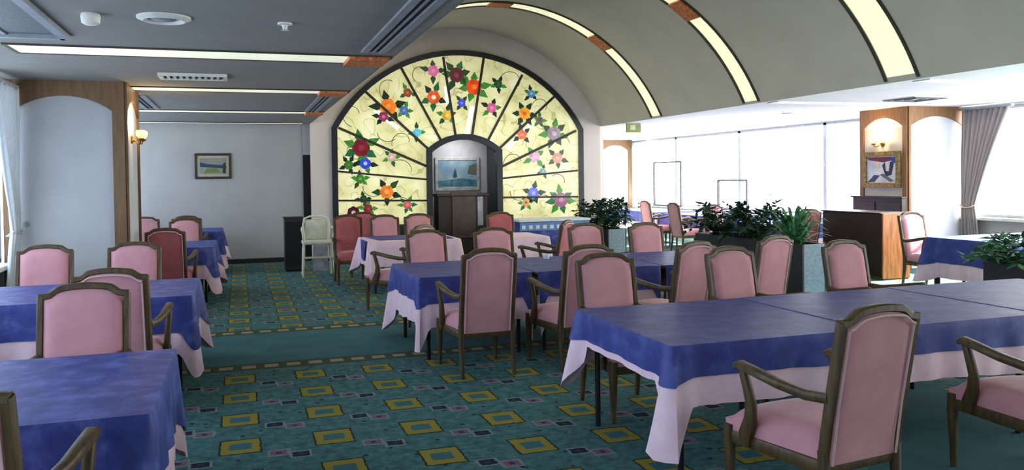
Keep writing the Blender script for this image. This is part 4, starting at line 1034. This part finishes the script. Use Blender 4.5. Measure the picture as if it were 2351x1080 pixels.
# ------------------------------------------------------------------ planters and plants
def planter(x0, x1, y0, y1, h, label):
    cx, cy = (x0 + x1) / 2, (y0 + y1) / 2
    t = thing('trough_planter', label, 'planter', (cx, cy, 0), group='slate trough planters dividing the room')
    w, d = (x1 - x0) / 2, (y1 - y0) / 2
    b = bm_(); box(b, (-w, -d, 0.04), (-w + 0.025, d, h), 0.004); obj('side_board', b, M_planterd, t)
    b = bm_(); box(b, (w - 0.025, -d, 0.04), (w, d, h), 0.004); obj('side_board', b, M_planterd, t)
    b = bm_(); box(b, (-w + 0.025, -d, 0.04), (w - 0.025, -d + 0.025, h), 0.004); obj('end_board', b, M_planter, t)
    b = bm_(); box(b, (-w + 0.025, d - 0.025, 0.04), (w - 0.025, d, h), 0.004); obj('end_board', b, M_planter, t)
    b = bm_(); box(b, (-w + 0.02, -d + 0.02, 0.0), (w - 0.02, d - 0.02, 0.06)); obj('base', b, M_planterd, t)
    b = bm_(); box(b, (-w + 0.02, -d + 0.02, h - 0.12), (w - 0.02, d - 0.02, h - 0.05)); obj('soil', b, M_soil, t)
    return t
def leafy(x, y, z, R, H, n, seed, label, m, strap=False):
    rnd = random.Random(seed)
    t = thing('foliage_plant', label, 'plant', (x, y, z), group=None)
    b = bm_(); bs = bm_()
    for k in range(n):
        a = rnd.random() * 2 * PI; el = rnd.uniform(0.15, 1.0); L = R * rnd.uniform(0.7, 1.25)
        P = []
        for i in range(7):
            s = i / 6
            rr = L * s * (0.55 + 0.45 * (1 - el)) ; zz = H * rnd.uniform(0.95, 1.05) * (el * 1.1 * math.sin(s * PI * 0.62) + 0.25 * s * (1 - el)) - 0.18 * H * s * s * (1.2 - el)
            P.append(Vector((math.cos(a) * (rr + 0.02), math.sin(a) * (rr + 0.02), zz)))
        if strap:
            for i in range(6):
                d = (P[i + 1] - P[i]).normalized(); n_ = d.cross(Vector((0, 0, 1)));
                if n_.length < 1e-3: n_ = Vector((1, 0, 0))
                n_.normalize(); w0 = 0.02 * (1 - (i / 6) ** 2) + 0.003; w1 = 0.02 * (1 - ((i + 1) / 6) ** 2) + 0.003
                b.faces.new([b.verts.new(v) for v in (P[i] - n_ * w0, P[i] + n_ * w0, P[i + 1] + n_ * w1, P[i + 1] - n_ * w1)])
        else:
            sweep(bs, P, (0.006, 0.006), 4, up=Vector((0.1, 0.2, 1)))
            for i in range(1, 7):
                for s in (-1, 1, 0) if i == 6 else (-1, 1):
                    d = (P[i] - P[i - 1]).normalized(); n_ = d.cross(Vector((0, 0, 1)))
                    if n_.length < 1e-3: n_ = Vector((1, 0, 0))
                    n_.normalize()
                    dirv = (d * 0.5 + n_ * s + Vector((rnd.uniform(-.3, .3), rnd.uniform(-.3, .3), rnd.uniform(-.3, .4)))).normalized()
                    l = rnd.uniform(0.11, 0.19); sd = dirv.cross(Vector((rnd.uniform(-.5, .5), rnd.uniform(-.5, .5), 1))).normalized() * l * 0.2
                    p = P[i]; up_ = Vector((0, 0, 0.012))
                    vs = [b.verts.new(v) for v in (p, p + dirv * l * 0.45 + sd, p + dirv * l - up_, p + dirv * l * 0.45 - sd)]
                    b.faces.new(vs)
    if strap:
        lathe(bs, [(0.03, -0.08), (0.035, 0.03), (0.02, 0.06)], 10)
    f = obj('foliage', b, m, t); obj('stem', bs, M_stem, t)
    return t
planter(6.70, 7.10, 14.35, 15.75, 0.58, 'slate trough planter with leafy plant right of the stained glass')
leafy(6.9, 14.68, 0.50, 0.46, 0.60, 46, 1, 'dark leafy plant in the planter right of the stained glass, near clump', M_leafd)
leafy(6.9, 15.45, 0.50, 0.46, 0.58, 44, 2, 'dark leafy plant in the planter right of the stained glass, far clump', M_leafd)
planter(6.84, 7.21, 8.80, 11.4, 0.69, 'slate trough planter behind the right table chairs, its grey end toward the camera')
leafy(7.02, 9.2, 0.61, 0.56, 0.54, 120, 3, 'green strap-leaved plant at the near end of the middle planter', M_leaf, True)
leafy(7.02, 10.02, 0.61, 0.50, 0.62, 46, 4, 'dark green bushy plant in the centre of the middle planter', M_leafd)
leafy(7.02, 10.92, 0.61, 0.50, 0.50, 44, 5, 'dark green plant at the far end of the middle planter', M_leafd)
planter(7.0, 7.35, 4.9, 6.25, 0.74, 'dark trough planter cropped by the right edge of the picture')
leafy(7.1, 6.0, 0.67, 0.36, 0.34, 26, 6, 'sparse bright green plant in the planter at the right edge', M_leaf, False)

# small things
def small_cup(x, y, z, label):
    t = tag(obj('white_cup', (lambda b: (lathe(b, [(0.022, 0), (0.03, 0.01), (0.036, 0.05), (0.033, 0.05), (0.02, 0.012)], 18), b)[1])(bm_()), M_lace, None, 50, (x, y, z)), label, 'cup')
small_cup(3.05, 8.05, ZT + 0.006, 'small white cup on the middle blue table near its far edge')

# ------------------------------------------------------------------ light
w = bpy.data.worlds.new('sky'); SC.world = w; w.use_nodes = True
nt = w.node_tree; nt.nodes.clear()
out = nt.nodes.new('ShaderNodeOutputWorld'); bg = nt.nodes.new('ShaderNodeBackground')
tc = nt.nodes.new('ShaderNodeTexCoord'); sp = nt.nodes.new('ShaderNodeSeparateXYZ'); mr = nt.nodes.new('ShaderNodeMapRange')
nt.links.new(tc.outputs['Generated'], sp.inputs[0]); nt.links.new(sp.outputs[0], mr.inputs[0])
mr.inputs[1].default_value = -0.5; mr.inputs[2].default_value = 0.5; mr.inputs[3].default_value = 0.0; mr.inputs[4].default_value = 1.0
rp = nt.nodes.new('ShaderNodeMix'); rp.data_type = 'RGBA'
nt.links.new(mr.outputs[0], rp.inputs[0]); rp.inputs[6].default_value = (0.69, 0.80, 1.0, 1); rp.inputs[7].default_value = (1.0, 0.98, 0.96, 1)
ms = nt.nodes.new('ShaderNodeMapRange'); nt.links.new(mr.outputs[0], ms.inputs[0]); ms.inputs[3].default_value = 5.0; ms.inputs[4].default_value = 14.0
nt.links.new(rp.outputs[2], bg.inputs[0]); nt.links.new(ms.outputs[0], bg.inputs[1])
nt.links.new(bg.outputs[0], out.inputs[0])
def area(name, loc, rot, sx, sy, e, col):
    L = bpy.data.lights.new(name, 'AREA'); L.shape = 'RECTANGLE'; L.size = sx; L.size_y = sy; L.energy = e; L.color = col
    o = bpy.data.objects.new(name, L); COL.objects.link(o); o.location = loc; o.rotation_euler = rot
    return o
for y in (7.9, 10.95, 14.0):
    area('strip_lamp', (VCX, y, 4.55), (0, 0, 0), 3.0, 0.3, 26, (1, 0.93, 0.72))

L = bpy.data.lights.new('niche_fill_light', 'AREA'); L.size = 0.5; L.size_y = 0.2; L.shape = 'RECTANGLE'; L.energy = 9; L.color = (1, 0.97, 0.92)  # added light without a visible source, brightens the niche and its picture
o = bpy.data.objects.new('niche_fill_light', L); COL.objects.link(o); o.location = (NCX, 16.95, 2.4); o.rotation_euler = (math.radians(25), 0, 0)
S = bpy.data.lights.new('sun', 'SUN'); S.energy = 60.0; S.angle = 0.02; S.color = (1, 0.95, 0.88)
o = bpy.data.objects.new('sun', S); COL.objects.link(o)
o.rotation_euler = Vector((-1.0, -0.03, -0.52)).to_track_quat('-Z', 'Y').to_euler()
# ------------------------------------------------------------------ camera
F_PX, YAW, PITCH, ROLL, CY = 1886.5, 0.3213, 0.0218, -0.0128, 449.03
cam = bpy.data.cameras.new('camera'); co = bpy.data.objects.new('camera', cam); COL.objects.link(co)
cam.sensor_fit = 'HORIZONTAL'; cam.sensor_width = 36.0
cam.lens = F_PX * 36.0 / 2351.0
cam.shift_y = (CY - 540.0) / 2351.0
Fv = Vector((math.sin(YAW) * math.cos(PITCH), math.cos(YAW) * math.cos(PITCH), -math.sin(PITCH)))
Rt = Vector((math.cos(YAW), -math.sin(YAW), 0)); Up = Rt.cross(Fv)
r_ = Rt * math.cos(ROLL) + Up * math.sin(ROLL); u_ = Up * math.cos(ROLL) - Rt * math.sin(ROLL)
co.matrix_world = Matrix(((r_.x, u_.x, -Fv.x, 0), (r_.y, u_.y, -Fv.y, 0), (r_.z, u_.z, -Fv.z, 1.6), (0, 0, 0, 1)))
cam.clip_start = 0.05; cam.clip_end = 200
SC.camera = co
SC.view_settings.view_transform = 'Standard'
SC.view_settings.look = 'None'
SC.view_settings.exposure = 0.0
